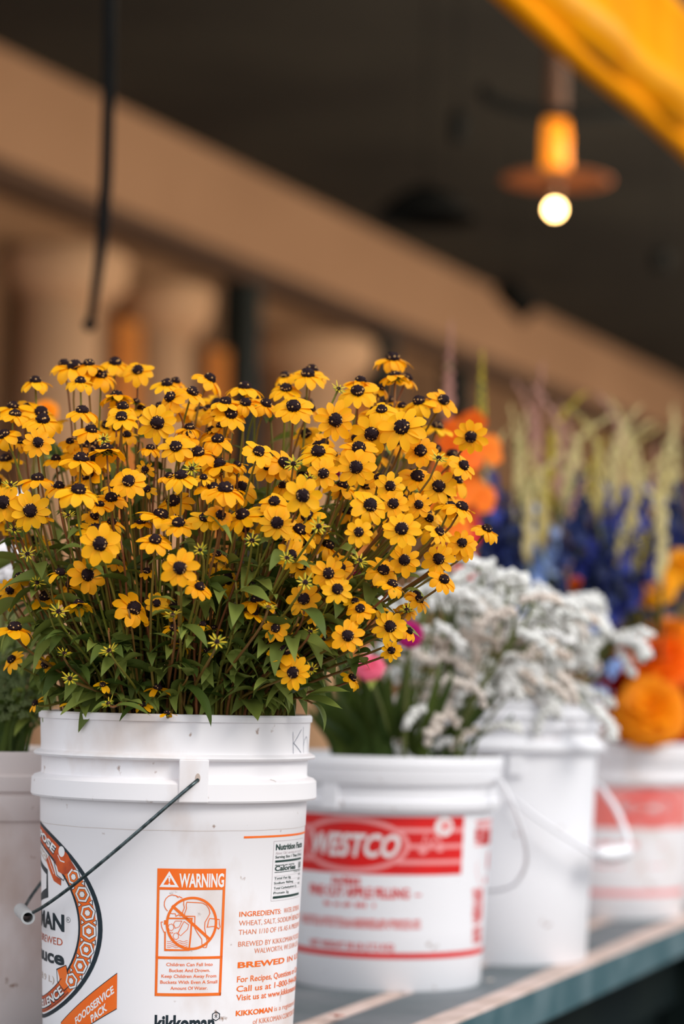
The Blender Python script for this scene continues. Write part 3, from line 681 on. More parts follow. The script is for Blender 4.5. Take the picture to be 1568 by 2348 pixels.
p.strip([em(.76, rad(f_)) for f_ in (120, 105, 90, 75, 62)], [em(.68, rad(f_)) for f_ in (120, 105, 90, 75, 62)], M['seam'], 0); polar_text('SEASONING', rad(116), rad(64), .695, .745, W, 0.03, lv=1)
p.build('round_emblem')['label'] = 'navy and orange round emblem'
# seam line and pen marks on the rim wall
class Rim:                                                     # the straight wall above the ridge
    pass
rimb = Bucket.__new__(Bucket); rimb.__dict__.update(B1.__dict__); rimb.r0 = 0.1450 - 0.0; rimb.r1 = 0.1468; rimb.zt = 0.364
rimb.rad = lambda z: 0.1455 + (z - TZ - 0.333) * 0.042
p = Print(rimb, 0.0004)
def z6(x, y): return 560 + x / 6.905, 1600 + y / 6.905
for pts in (((768, 540), (770, 720), (772, 895)), ((900, 505), (840, 620), (780, 720), (840, 790), (893, 868)), ((932, 460), (935, 700), (935, 880)), ((935, 760), (950, 670), (978, 612), (990, 640), (1000, 780), (1005, 885))):
    p.line([rimb.P(*z6(*q)) for q in pts], 0.0006, M['pen'])
p.build('pen_marks')
p = Print(b)
for uu in (-0.062, 0.098):
    pass
vS = TZ + 0.2528
p.line([(-0.21 + 0.01 * i, vS + 0.00015 * math.sin(i)) for i in range(43)], 0.0003, M['seam']); p.build('mould_line')

# -- bucket with the red label
B2 = Bucket(890, 3.35, (0.1305, 0.1425, 0.312), 'white bucket with a bright red label, holding white statice'); B2.zt = 0.24
p2 = [(0.1285, 0.0), (0.1305, 0.003), (0.1345, 0.08), (0.1385, 0.16), (0.1425, 0.240), (0.1520, 0.2402), (0.1532, 0.2425), (0.1532, 0.252), (0.1522, 0.2535), (0.1500, 0.2545), (0.1497, 0.2725), (0.1555, 0.2740), (0.1565, 0.2760), (0.1570, 0.2960), (0.1582, 0.2975), (0.1582, 0.309), (0.1570, 0.3115)]
bucket_shell(B2, p2, M['bucket_clean'])
b2th = math.asin((776 - 890) / 258)
for k_ in (-0.06, PI - 0.06): curved_box(B2, b2th - 0.10 + k_, b2th + 0.06 + k_, 0.142, 0.1555, 0.2405, 0.275, M['bucket_clean'])
def zw(x, y): return 680 + x / 3.0154, 1700 + y / 3.0154
b = B2; p = Print(b)
uR_, vT_ = b.P(*zw(1158, 518)); _, vB_ = b.P(*zw(1140, 918)); uC, vC = b.P(*zw(372, 705)); vC = (vT_ + vB_) / 2; uTip = b.P(*zw(783, 715))[0]; ow = uTip - uC; oh = (vT_ - vB_) * 0.475
RD = M['red']; PK = M['pink']
p.rect(2 * uC - uR_, vB_, uR_, vT_, RD); hB = vT_ - vB_
for f_, xs in ((.235, 690), (.51, 780), (.78, 690)):
    us = b.P(*zw(xs, 700))[0]; v = vT_ - hB * f_
    p.rect(us, v - .003, uR_, v + .003, PK, 1); p.rect(2 * uC - uR_, v - .003, 2 * uC - us, v + .003, PK, 1)
p.ell(uC, vC, ow, oh, .0065, PK, lv=2)
p.text('WESTCO', uC - ow * .86, uC + ow * .80, vC - .0145, .030, W, 0.032, 0.22, 3)
u_, v_ = b.P(*zw(1020, 590)); p.disc(u_, v_, .014, .013, W, 2); p.disc(u_ + .002, v_ + .001, .008, .006, PK, 3); p.line([(u_, v_ + .01), (u_ - .004, v_ - .012), (u_ - .016, v_ - .018), (u_ - .022, v_ - .032)], .002, PK, 3)
for xx, yy in ((872, 752), (990, 735)): u_, v_ = b.P(*zw(xx, yy)); p.disc(u_, v_, .006, .006, PK, 2)
p.line([b.P(*zw(*q_)) for q_ in ((865, 740), (890, 650), (930, 720), (960, 650), (1010, 720))], .0025, PK, 2)
vL = b.P(*zw(700, 1485))[1]; p.rect(uC - .16, vL - .0040, b.P(*zw(1330, 1450))[0], vL + .0040, RD)
def blocks(p, b, u0, u1, v, h, m, n, seed, dens=.8):
    rr = random.Random(seed); x = u0
    while x < u1:
        w_ = (u1 - u0) / n * rr.uniform(.4, 1.1)
        if rr.random() < dens: p.rect(x, v + h * rr.uniform(0, .25), min(x + w_ * .72, u1), v + h * rr.uniform(.7, 1), m)
        x += w_
def rowu(x, y): return b.P(*zw(x, y))
u_, v_ = rowu(232, 985); blocks(p, b, u_, rowu(440, 985)[0], v_, .012, RD, 7, 1)
vF = rowu(700, 1085)[1]; p.text('FINE CUT APPLE FILLING', b.U(zw(-20, 0)[0], vF) if False else 2 * uC - rowu(778, 1085)[0] + .012, rowu(778, 1085)[0], vF, .0135, RD, 0.04); p.rect(rowu(815, 1085)[0], vF + .003, rowu(860, 1085)[0], vF + .0055, RD)
u_, v_ = rowu(165, 1115); v_ = rowu(400, 1150)[1]; blocks(p, b, u_, rowu(540, 1150)[0], v_, .007, RD, 14, 2)
for f_ in (0, 1, 2):
    v_ = rowu(700, 1300 - f_ * 22)[1]; blocks(p, b, uC - .09, rowu(858, 1290)[0], v_, .0045, M['pale_red'] if f_ == 1 else RD, 60, 5 + f_, .92)
vN = rowu(500, 1440)[1]; p.text('NET WEIGHT 38 LB (17.2 KG)', rowu(95, 1400)[0], rowu(672, 1440)[0], vN, .0085, RD, 0.03)
p.build('front_label')['label'] = 'red printed front label'
p = Print(b)
ua_, va_ = rowu(1240, 540); ub_, vb_ = rowu(1385, 730)
for i in range(7): p.rect(ua_ + .003 * (i % 2), va_ - .0052 * (i + 1), ub_ + .004, va_ - .0052 * i - .002, RD if i in (0, 3, 5) else PK)
p.rect(ua_, va_ - .030, ua_ + .012, va_ - .012, RD); p.rect(ua_ + .02, va_ - .036, ub_, va_ - .016, RD)
p.disc(*rowu(1320, 820), .008, .014, RD); p.disc(*rowu(1302, 955), .005, .005, RD); p.line([rowu(*q_) for q_ in ((1250, 830), (1240, 900), (1262, 970), (1280, 1000))], .0012, PK)
for y0_, y1_, sd in ((1040, 1110, 1), (1130, 1270, 2), (1300, 1410, 3)):
    y_ = y0_
    while y_ < y1_:
        u_, v_ = rowu(1215, y_); blocks(p, b, u_, u_ + .036, v_, .004, RD, 8, int(y_) + sd, .85); y_ += 17
p.build('side_label')
def loop_bail(b, pix, wr, m):
    bm = bmesh.new(); pts = [at(*q) - b.c for q in pix]; sm = []
    for i in range(len(pts) - 1):
        p0, p1, p2, p3 = pts[max(i - 1, 0)], pts[i], pts[i + 1], pts[min(i + 2, len(pts) - 1)]
        for t in range(6):
            t /= 6; sm.append(.5 * ((2 * p1) + (p2 - p0) * t + (2 * p0 - 5 * p1 + 4 * p2 - p3) * t * t + (3 * p1 - p0 - 3 * p2 + p3) * t ** 3))
    sm.append(pts[-1]); add_tube(bm, sm, wr, 10); return link('bail_handle', to_mesh(bm, 'bail_handle', m), b.root)
loop_bail(B2, ((1140, 1788, 3.29), (1152, 1796, 3.27), (1178, 1850, 3.26), (1200, 1915, 3.28), (1207, 1970, 3.32), (1193, 2010, 3.37), (1165, 2035, 3.42), (1100, 2040, 3.52), (1000, 2000, 3.55), (850, 1900, 3.54), (700, 1830, 3.47), (640, 1800, 3.42)), .0026, M['bucket_clean'])

# -- tall white bucket
B3 = Bucket(1148, 3.68, (0.1320, 0.1440, 0.388), 'tall plain white bucket with ridged neck and white strap handle'); B3.zt = 0.312
p3 = [(0.130, 0.0), (0.132, 0.003), (0.1365, 0.12), (0.141, 0.24), (0.144, 0.312), (0.1545, 0.3125), (0.1568, 0.316), (0.1568, 0.323), (0.154, 0.326), (0.147, 0.3275), (0.1455, 0.330), (0.1458, 0.345), (0.153, 0.3465), (0.1545, 0.349), (0.153, 0.3515), (0.147, 0.353),
      (0.1468, 0.361), (0.153, 0.3625), (0.1545, 0.365), (0.153, 0.3675), (0.1475, 0.369), (0.1478, 0.377), (0.150, 0.379), (0.150, 0.386), (0.148, 0.388)]
bucket_shell(B3, p3, M['bucket_clean'])
for th_ in (rad(8), rad(188)): curved_box(B3, th_ - .08, th_ + .08, .144, .1505, .278, .3115, M['bucket_clean'])
hb = loop_bail(B3, ((1176, 1832, 3.54), (1186, 1840, 3.525), (1240, 1882, 3.52), (1310, 1927, 3.53), (1370, 1962, 3.56), (1410, 1966, 3.60), (1441, 1950, 3.66)), .0028, M['bucket_clean'])
hs = loop_bail(B3, ((1441, 1950, 3.66), (1437, 1915, 3.70), (1415, 1860, 3.73), (1390, 1822, 3.76), (1368, 1800, 3.79), (1300, 1790, 3.84), (1180, 1800, 3.83)), .0042, M['bucket_clean']); hs.name = 'bail_strap'
bm = bmesh.new(); add_tube(bm, [at(x, y, d) - B3.c for x, y, d in ((1364, 1957, 3.555), (1376, 1960, 3.56), (1400, 1960, 3.585), (1430, 1955, 3.63), (1443, 1950, 3.66))], [.007, .012, .0135, .012, .008], 16)
link('grip', to_mesh(bm, 'grip', M['bucket_clean']), hb)
rb3 = Bucket.__new__(Bucket); rb3.__dict__.update(B3.__dict__); rb3.rad = lambda z: 0.1458
p = Print(rb3, 0.0006)
for i, xx in enumerate((1222, 1236, 1250, 1264, 1276)): p.line([rb3.P(xx, 1698), rb3.P(xx + 5 * (i % 2), 1686), rb3.P(xx + 8, 1694 + 3 * (i % 2))], .0012, M['grey_ink'])
p.build('pen_marks')

# -- far bucket with the faded red label
B4 = Bucket(1402, 4.42, (0.1305, 0.1425, 0.312), 'white bucket with a faded pink-red label, farthest along the table'); B4.zt = 0.24
bucket_shell(B4, p2, M['bucket'])
b = B4; p = Print(b)
vT_ = b.P(1470, 1806)[1]; vB_ = b.P(1470, 1900)[1]; uC = b.P(1490, 1855)[0]; vC = (vT_ + vB_) / 2
p.rect(-.19, vB_, .19, vT_, M['pale_red'])
p.ell(uC, vC, .055, .026, .006, RD, rad(15), rad(150), 1); p.ell(uC, vC, .055, .026, .006, RD, rad(195), rad(340), 1)
blocks(p, b, uC - .06, uC + .04, vC - .008, .016, M['grey_ink'], 9, 4)
vL = b.P(1470, 2050)[1]; p.rect(-.19, vL - .004, .19, vL + .006, M['pink'])
for y_ in (1945, 1990): blocks(p, b, -.06, .10, b.P(1470, y_)[1], .012 if y_ < 1950 else .005, M['pink'], 9, y_, .7)
p.build('front_label')['label'] = 'faded pink-red label'
# -- bucket behind at the left
B0 = Bucket(-52, 2.86, (0.1325, 0.1440, 0.322), 'worn white bucket behind the front bucket, cut by the left picture edge'); B0.zt = 0.26
p0 = [(0.1305, 0.0), (0.1325, 0.003), (0.1370, 0.10), (0.1415, 0.20), (0.1425, 0.244), (0.1465, 0.2445), (0.1475, 0.2465), (0.1475, 0.272), (0.1465, 0.2735), (0.1440, 0.275), (0.1440, 0.2765), (0.1490, 0.278), (0.1495, 0.280), (0.1495, 0.2945), (0.1480, 0.2955), (0.1450, 0.297), (0.1460, 0.319), (0.1450, 0.322)]
bucket_shell(B0, p0, M['bucket_old'])

# ------------------------------------------------------------------ flower meshes
def petal_strip(bm, ang, L0, L1, wmax, rise, droop, twist, m=0, nl=7, tip=0.35, cup=0.10, z0=0.0, side=0.0):
    """one ray petal from radius L0 to L1 on a head of radius 1 that faces +z"""
    ca, sa = math.cos(ang), math.sin(ang); prev = None
    for i in range(nl + 1):
        t = i / nl; l = L0 + (L1 - L0) * t
        prof = (0.28 + 0.72 * math.sin(PI * min(1, 0.12 + t * 0.62))) * (1 if t < 0.72 else math.sqrt(max(0.0, 1 - ((t - 0.72) / 0.285) ** 2)))
        wd = wmax * prof * 0.5
        bend = droop * t
        rr_ = L0 + (L1 - L0) * (math.sin(bend) / droop if abs(droop) > 1e-3 else t)
        zz = z0 + rise * t - (L1 - L0) * ((1 - math.cos(bend)) / droop if abs(droop) > 1e-3 else 0)
        row = []
        for j in (-1, -0.5, 0, 0.5, 1):
            off = wd * j; up = cup * wd * (abs(j) ** 1.5) - 0.05 * wd * (1 - abs(abs(j) - 0.5) * 2) * 1.0 + twist * off * t
            x = rr_; y = off + side * t * t
            row.append(bm.verts.new((x * ca - y * sa, x * sa + y * ca, zz + up)))
        if prev:
            for j in range(4): bm.faces.new((prev[j], row[j], row[j + 1], prev[j + 1])).material_index = m
        prev = row
def make_petals(seed, droop, n=None, width=0.455, gaps=0):
    r_ = random.Random(seed); n = n or r_.choice((8, 9, 9, 10, 11)); bm = bmesh.new()
    for i in range(n):
        if gaps and r_.random() < gaps: continue
        a = 2 * PI * (i + r_.uniform(-.14, .14)) / n
        petal_strip(bm, a, 0.13, r_.uniform(0.86, 1.04), width * r_.uniform(.85, 1.12) * (9 / n) ** .6, r_.uniform(-.02, .06), droop * r_.uniform(.45, 1.6) + 1e-2, r_.uniform(-.35, .35), z0=0.012 * (i % 2), side=r_.uniform(-.08, .08))
    return to_mesh(bm, 'petals', M['petal'])
PET = {'flat': [make_petals(i, 0.25) for i in range(7)], 'mid': [make_petals(20 + i, 0.6) for i in range(7)], 'droop': [make_petals(40 + i, 1.05) for i in range(7)], 'young': [make_petals(60 + i, 0.5, 8, 0.36, 0.12) for i in range(4)], 'few': [make_petals(70 + i, 0.9, 8, 0.40, 0.4) for i in range(4)]}
def make_cone(seed):
    r_ = random.Random(seed); bm = bmesh.new(); bmesh.ops.create_icosphere(bm, subdivisions=4, radius=1.0)
    for v in bm.verts:
        c = v.co.copy(); s_ = 1 + (0.17 if r_.random() < 0.28 else 0.0) + r_.uniform(-.05, .03)
        v.co = Vector((c.x * .262 * s_, c.y * .262 * s_, (c.z * .225 * s_) + .08))
    bm.faces.ensure_lookup_table()
    ring_ = [f for f in bm.faces if 0.12 < f.calc_center_median().z < 0.19]
    for v in r_.sample([v for v in bm.verts if .12 < v.co.z < .24], 8):
        for f in v.link_faces: f.material_index = 1
    return to_mesh(bm, 'cone', [M['cone'], M['pollen']])
CONES = [make_cone(i) for i in range(5)]
def make_calyx(seed, star=False):
    r_ = random.Random(seed); bm = bmesh.new(); n = 9
    add_lathe(bm, [(0, -.16), (.07, -.15), (.16, -.07), (.19, -.01), (0, .0)], 12)
    for i in range(n): petal_strip(bm, 2 * PI * (i + r_.uniform(-.2, .2)) / n, .10, r_.uniform(.42, .62) * (1.4 if star else 1), .13 * (1.3 if star else 1), 0.0, r_.uniform(.2, .9) * (-.4 if star else 1) + .01, 0, 0, 4, z0=-.03)
    return to_mesh(bm, 'calyx', M['calyx'])
CAL = [make_calyx(i) for i in range(3)]; STAR = [make_calyx(10 + i, True) for i in range(3)]
def make_bud_rays(seed):
    r_ = random.Random(seed); bm = bmesh.new(); n = 9
    for i in range(n): petal_strip(bm, 2 * PI * (i + r_.uniform(-.2, .2)) / n, .18, r_.uniform(.55, .95), .13, r_.uniform(.0, .3), r_.uniform(-.5, .5) + .013, 0, 0, 4, z0=.03)
    return to_mesh(bm, 'bud_rays', M['bud_yellow'])
BUDR = [make_bud_rays(i) for i in range(3)]
def make_leaf(seed, wd=.40):
    r_ = random.Random(seed); bm = bmesh.new(); prev = None; nl = 9; fold = r_.uniform(.25, .7); dr = r_.uniform(.3, 1.5); tw = r_.uniform(-.8, .8)
    for i in range(nl + 1):
        t = i / nl; w_ = wd * .5 * (max(0.02, math.sin(PI * min(1, t ** .72)) ** .9) if t > 0 else 0.05) * (1 - .15 * t)
        x = math.sin(dr * t) / dr; z = -(1 - math.cos(dr * t)) / dr
        row = []
        for j in (-1, -.5, 0, .5, 1):
            y = w_ * j; zz = fold * abs(y) + .012 * math.sin(9 * t + 2 * j) + tw * y * t
            row.append(bm.verts.new((x, y, z + zz)))
        if prev:
            for j in range(4): bm.faces.new((prev[j], row[j], row[j + 1], prev[j + 1]))
        prev = row
    return to_mesh(bm, 'leaf', M['leaf'])
LEAVES = [make_leaf(i, R.uniform(.34, .5)) for i in range(9)]

def child(name, me, root, pos, mtx, scale):
    o = link(name, me, root)
    o.matrix_local = Matrix.Translation(pos - root.location) @ mtx @ Matrix.Scale(scale, 4); return o
def add_leaf(root, p, d, size):
    d = d.normalized(); z = Vector((0, 0, 1)) + Vector((R.uniform(-.5, .5), R.uniform(-.5, .5), 0)); y = z.cross(d).normalized(); z = d.cross(y)
    m = Matrix(((d.x, y.x, z.x), (d.y, y.y, z.y), (d.z, y.z, z.z))).to_4x4()
    return child('leaf', R.choice(LEAVES), root, p, m, size)
def stem_curve(b, rim, head, n_end, spread=.45, rmax=.112, base_z=.16):
    """a stem that leaves the bucket's mouth and ends in a head along n_end"""
    d = head - b.c; xy = Vector((d.x, d.y, 0)); l = xy.length; dirn = xy / l if l > 1e-4 else Vector((1, 0, 0))
    m = b.c + dirn * min(rmax, l * spread) + Vector((R.uniform(-.03, .03), R.uniform(-.03, .03), 0)); lm = (m - b.c); lm.z = 0
    if lm.length > rmax: m = b.c + lm * (rmax / lm.length)
    m.z = TZ + rim - base_z
    q = b.c + dirn * min(rmax + .006, l * .62) + Vector((R.uniform(-.01, .01), R.uniform(-.01, .01), 0)); q.z = TZ + rim + .004
    H = max(head.z - q.z, .01); out = max(0.0, l - rmax)
    lo = [m.lerp(q, t / 4) for t in range(4)]; tq = (q - m).normalized()
    c1 = q + tq * max(.02, min(H, .5) * .40); c2 = head - n_end * max(.012, H * .22) - Vector((0, 0, 1)) * H * .06
    return lo + bezier(q, c1, c2, head, 10)
def build_stem(root, pts, r0, r1, m, name='stem', seg=6):
    bm = bmesh.new(); n = len(pts)
    add_tube(bm, [p - root.location for p in pts], [r0 + (r1 - r0) * i / (n - 1) for i in range(n)], seg)
    return link(name, to_mesh(bm, name, m), root)

FLOWERS = []      # (root, px, py, look) for the labels
def susan(px, py, d, radius, e, az, kind=None, leaves=3, hidden=False):
    if kind is None: kind = 'flat' if e < 30 else 'mid' if e < 58 else 'droop'
    radius *= {'flat': 1.04, 'mid': 1.14, 'droop': 1.28, 'young': 1.1, 'few': 1.2}.get(kind, 1)
    head = at(px, py, d); c = (CAM - head).normalized()
    n = (c * math.cos(rad(e)) + UP * math.sin(rad(e)) + _r * math.sin(rad(az))).normalized()
    n = (n + Vector((R.uniform(-.10, .10), R.uniform(-.10, .10), R.uniform(-.08, .08)))).normalized()
    base = head - n * radius * .12
    pts = stem_curve(B1, .372, base, n)
    root = empty('black_eyed_susan', pts[0], 'x', 'flower')
    build_stem(root, pts, .0019, .0011, M['stem'])
    if kind is None: kind = 'flat' if e < 30 else 'mid' if e < 58 else 'droop'
    m = frame_from(n, R.uniform(0, 6.28))
    if kind == 'bud':
        child('calyx', R.choice(STAR), root, head, m, radius); child('bud_rays', R.choice(BUDR), root, head, m, radius); child('cone', R.choice(CONES), root, head - n * radius * .05, m, radius * .85)
    else:
        child('petals', R.choice(PET[kind]), root, head, m, radius); child('cone', R.choice(CONES), root, head, m, radius * {'flat': 1.12, 'mid': 1.06, 'droop': 1.0, 'young': 1.2, 'few': 1.0}[kind]); child('calyx', R.choice(CAL), root, head - n * radius * .04, m, radius)
    for _ in range(leaves):
        i = R.randint(5, 11); q = pts[i]
        if q.z < TZ + .375: continue
        a = R.uniform(0, 6.28); dd = Vector((math.cos(a), math.sin(a) , R.uniform(.1, .8))) - _f * .25
        add_leaf(root, q, dd, R.uniform(.022, .046))
    look = {'bud': 'half-open spiky bud', 'few': 'ragged yellow bloom missing petals', 'young': 'small young yellow bloom'}.get(kind) or ('wide open yellow bloom facing forward' if e < 25 else 'yellow bloom tipped halfway up' if e < 58 else 'side-on yellow bloom with drooping petals' if e < 89 else 'yellow bloom seen from underneath')
    FLOWERS.append((root, px, py, look, hidden))
    return root
def depth_of(x, y):
    wf = math.sqrt(max(0.05, 1 - ((x - 520) / 700) ** 2)) * min(1, max(0, (y - 830) / 330)) ** .7
    return 2.68 - .25 * wf

ZA = [(212,200,185,75,0),(385,98,180,75,-10),(448,118,250,70,0),(532,98,180,80,0),(690,90,200,70,0),(825,132,190,45,0),(605,165,190,60,0),(482,200,170,70,0),(1000,215,180,65,0),(1050,200,150,75,10),(1252,185,200,80,30),(1465,238,210,75,0),(78,355,200,80,0),(90,400,190,80,0),(255,432,220,60,0),(492,380,200,75,0),(735,355,190,70,0),(728,413,200,55,0),(845,365,150,80,0),(942,443,240,5,0),(1025,293,200,40,-40),(960,350,160,75,0),(1150,265,190,60,20),(1350,325,190,70,0),(1380,395,220,45,20),(1470,330,180,60,0),(1525,300,140,70,0),(1545,330,150,60,20),(545,492,190,65,10),(228,562,190,20,0),(118,560,150,60,0),(335,665,160,75,0),(485,670,240,75,0),(1055,590,205,30,-15),(1305,550,200,60,0),(1190,630,210,60,-10),(1135,480,170,75,0),(1130,520,150,70,30),(1320,470,150,70,0),(1548,620,200,40,20),(868,725,120,20,0),(225,785,200,75,0),(352,830,180,75,0),(468,855,235,60,0),(770,797,215,35,0),(880,845,125,45,0),(1085,768,210,60,0),(1220,775,120,60,0),(1350,848,250,65,0),(20,920,235,10,-10),(180,970,245,10,0),(845,1045,140,70,0),(1070,1050,215,55,0),(1225,1018,190,50,0),(1318,1000,180,30,20),(1470,1080,125,15,0),(600,1170,255,10,0),(930,1150,210,55,0),(670,1045,150,60,0),(1015,770,150,70,0),(600,940,140,70,0),(680,830,130,70,0),(640,610,220,100,0),(700,290,200,100,0),(30,520,190,60,-30),(815,322,120,80,0),(250,1010,140,75,0),(420,560,130,60,0),(760,520,140,60,0),(900,600,140,70,0),(1420,700,140,65,0),(560,1010,150,60,30)]
ZB = [(785,65,215,70,0),(800,170,180,100,0),(870,180,160,80,40),(275,160,220,65,0),(300,135,200,80,0),(142,165,150,70,-10),(145,243,200,55,0),(575,260,230,45,0),(590,200,190,80,0),(190,352,245,45,0),(708,243,140,70,20),(1085,312,205,45,25),(945,320,200,60,-20),(22,335,180,60,30),(440,428,245,10,5),(718,370,185,50,0),(770,348,80,60,0),(840,350,150,70,0),(290,362,160,70,40),(842,473,265,30,-10),(658,510,245,5,0),(1252,527,208,5,0),(558,535,130,10,0),(372,565,150,30,30),(580,600,235,50,0),(338,625,245,50,0),(952,615,220,25,0),(130,690,220,45,30),(565,710,235,5,0),(370,748,190,20,0),(1205,703,190,40,40),(245,880,240,5,0),(1060,825,225,15,0),(770,825,190,20,0),(75,920,195,45,0),(125,825,140,60,0),(648,940,235,30,15),(788,930,195,25,0),(940,935,160,20,0),(90,1045,225,20,0),(840,1082,235,20,0),(582,1100,175,15,0),(250,1155,155,20,0),(1115,875,120,40,30),(1195,955,200,70,30),(1345,1085,175,70,35),(1060,1100,170,55,40),(1200,1165,175,20,0),(900,750,150,60,0),(490,850,150,40,0),(1130,950,180,70,20),(700,780,160,60,0),(1000,1020,160,40,20),(430,640,140,60,0)]
ZC = [(522,180,225,15,20),(1078,138,240,15,0),(58,272,155,15,0),(470,360,170,102,0),(88,505,225,75,0),(75,690,160,50,-60),(268,718,125,20,0),(938,350,145,20,0),(1195,255,180,50,20),(1515,245,135,40,0),(1515,410,160,70,20),(700,100,150,60,20),(120,200,180,95,-20),(420,240,140,60,-20),(880,160,120,60,0),(1300,60,140,70,0),(215,950,110,60,-50)]
ZCfew = [(362,170,170,75,0),(1040,500,140,60,0),(1215,480,130,80,0),(615,840,110,60,0),(430,950,125,70,0),(945,860,150,70,0),(1240,635,120,60,0),(1280,500,110,80,0),(1080,600,130,100,20),(885,450,110,70,0),(1330,240,110,60,0),(860,960,110,60,0),(1000,1010,110,85,0)]
ZD = [(178,62,195,15,0),(240,130,160,30,20),(400,170,200,10,0),(452,265,195,20,10),(252,325,210,15,0),(85,500,165,20,-20),(165,485,125,20,10),(515,545,210,15,0),(855,90,200,10,0),(1060,85,205,15,0),(505,150,100,30,0),(725,155,205,40,20),(770,490,210,15,0),(815,420,100,30,20),(778,632,135,15,0),(590,385,170,40,0),(190,765,210,15,-10),(140,640,200,60,0),(1090,210,180,50,20),(780,240,170,70,20),(925,300,140,60,20),(870,390,130,50,20),(360,500,160,60,0),(1205,5,180,30,20),(540,800,140,60,40),(370,560,140,50,0),(560,340,130,50,0),(940,330,150,60,30),(880,520,130,60,30),(320,420,140,60,10),(690,380,130,60,0)]
BUDS = [('A',410,1000),('A',85,1085),('A',620,540),('A',1150,720),('A',1510,1150),('A',60,820),('B',460,240),('B',1060,655),('B',340,1065),('B',290,780),('B',190,690),('C',165,55),('C',350,400),('C',385,650),('C',655,635),('C',1035,420),('C',650,950),('C',1300,580),('C',220,225),('C',1200,30),('C',420,800),('D',585,95),('D',290,520),('D',300,745),('D',40,375),('D',260,225),('D',150,80),('D',870,390)]
OFF = {'A': (0, 800), 'B': (600, 800), 'C': (0, 1250), 'D': (600, 1250)}
def place(z, lst, kind=None):
    ox, oy = OFF[z]
    for x, y, sz, e, az in lst:
        px, py = ox + x / 2.6133, oy + y / 2.6133
        d = depth_of(px, py) + R.uniform(-.02, .03) + (.05 if sz < 165 else 0) - (.025 if sz > 225 else 0)
        kd = kind or ('young' if sz < 130 else None)
        susan(px, py, d, sz / 2 / 2.6133 / F * d * 1.04, e, az, kd, R.randint(1, 3) if py < 1200 else R.randint(3, 6))
place('A', ZA); place('B', ZB); place('C', ZC); place('C', ZCfew, 'few'); place('D', ZD)
for z, x, y in BUDS:
    px, py = OFF[z][0] + x / 2.6133, OFF[z][1] + y / 2.6133; d = depth_of(px, py) + R.uniform(-.03, .02)
    susan(px, py, d, .0112 * R.uniform(.85, 1.2), R.uniform(20, 70), R.uniform(-30, 30), 'bud', R.randint(2, 4))
# blooms deeper in the bunch, half hidden
TOP = [(-60, 960), (0, 955), (100, 900), (250, 865), (400, 905), (600, 905), (700, 890), (800, 900), (900, 880), (1000, 950), (1060, 1050), (1090, 1180), (1080, 1250)]
def ytop(x):
    for (xa, ya), (xb, yb) in zip(TOP, TOP[1:]):
        if xa <= x <= xb: return ya + (yb - ya) * (x - xa) / (xb - xa)
    return 1300
n_ = 0
while n_ < 90:
    x = R.uniform(-30, 1050); y = R.uniform(880, 1400)
    if y < ytop(x) + 15 or (x > 900 and y > 1330) or (y > 1250 and R.random() < .6): continue
    d = depth_of(x, y) + R.uniform(.03, .20); susan(x, y, d, R.uniform(.036, .044) / 2, R.uniform(30, 80), R.uniform(-30, 30), None, R.randint(1, 3), True); n_ += 1
# leafy shoots filling the foot of the bunch
for i in range(84):
    x = R.uniform(40, 760); y = R.uniform(1180, 1600)
    if R.random() < .25: x = R.uniform(600, 900); y = R.uniform(1250, 1560)
    if x > 700 and y > 1560 - (x - 700) * .8: continue
    d = depth_of(x, y) + R.uniform(.02, .17); head = at(x, y, d); n = (UP + Vector((R.uniform(-.4, .4), R.uniform(-.4, .4), 0))).normalized()
    pts = stem_curve(B1, .372, head, n); root = empty('leafy_shoot', pts[0], 'green leafy shoot without a bloom, low among the stems of the yellow bunch', 'flower stem', 'leafy shoots at the foot of the yellow bunch')
    build_stem(root, pts, .0018, .0010, M['stem'])
    for k_ in range(R.randint(4, 7)):
        q = pts[R.randint(5, 14)]
        if q.z < TZ + .378: q = pts[-1 - (k_ % 3)]
        a = R.uniform(0, 6.28); add_leaf(root, q, Vector((math.cos(a), math.sin(a), R.uniform(-.3, .7))) - _f * .3, R.uniform(.030, .062))
for i in range(55):
    x = R.uniform(0, 980); y = max(ytop(x) + 50, 940) + R.uniform(0, 230)
    d = depth_of(x, y) + R.uniform(.08, .26); head = at(x, y, d); n = (UP + Vector((R.uniform(-.4, .4), R.uniform(-.4, .4), 0))).normalized()
    pts = stem_curve(B1, .372, head, n); root = empty('leafy_shoot', pts[0], 'green leafy shoot half hidden behind the yellow blooms', 'flower stem', 'leafy shoots behind the yellow blooms')
    build_stem(root, pts, .0018, .0010, M['stem'])
    for k_ in range(R.randint(5, 8)):
        a = R.uniform(0, 6.28); add_leaf(root, pts[R.randint(6, len(pts) - 1)], Vector((math.cos(a), math.sin(a), R.uniform(-.3, .7))), R.uniform(.028, .050))
# the broad leaf lying over the rim
root = empty('leafy_shoot', at(640, 1625, 2.62), 'leafy shoot with a broad pale leaf drooping over the rim beside the pen marks', 'flower stem')
pts = bezier(root.location - UP * .05, root.location + UP * .03, at(690, 1600, 2.52), at(715, 1612, 2.50), 8); build_stem(root, pts, .0018, .0012, M['stem'])
for (x, y, s_, dx, dz) in ((690, 1605, .046, 1, .05), (715, 1612, .036, 1, -.7), (660, 1600, .04, .6, .5), (700, 1600, .05, .8, .35)):
    add_leaf(root, at(x, y, 2.50), Vector((dx, -.35, dz)), s_)
root = empty('leafy_shoot', at(120, 1620, 2.60), 'leafy shoot with one green leaf hanging over the bucket rim at its left end', 'flower stem')
pts = bezier(root.location - UP * .05, root.location + UP * .02, at(105, 1590, 2.58), at(95, 1600, 2.57), 8); build_stem(root, pts, .0016, .001, M['stem']); add_leaf(root, at(95, 1598, 2.57), Vector((.05, -.15, -1)), .022)
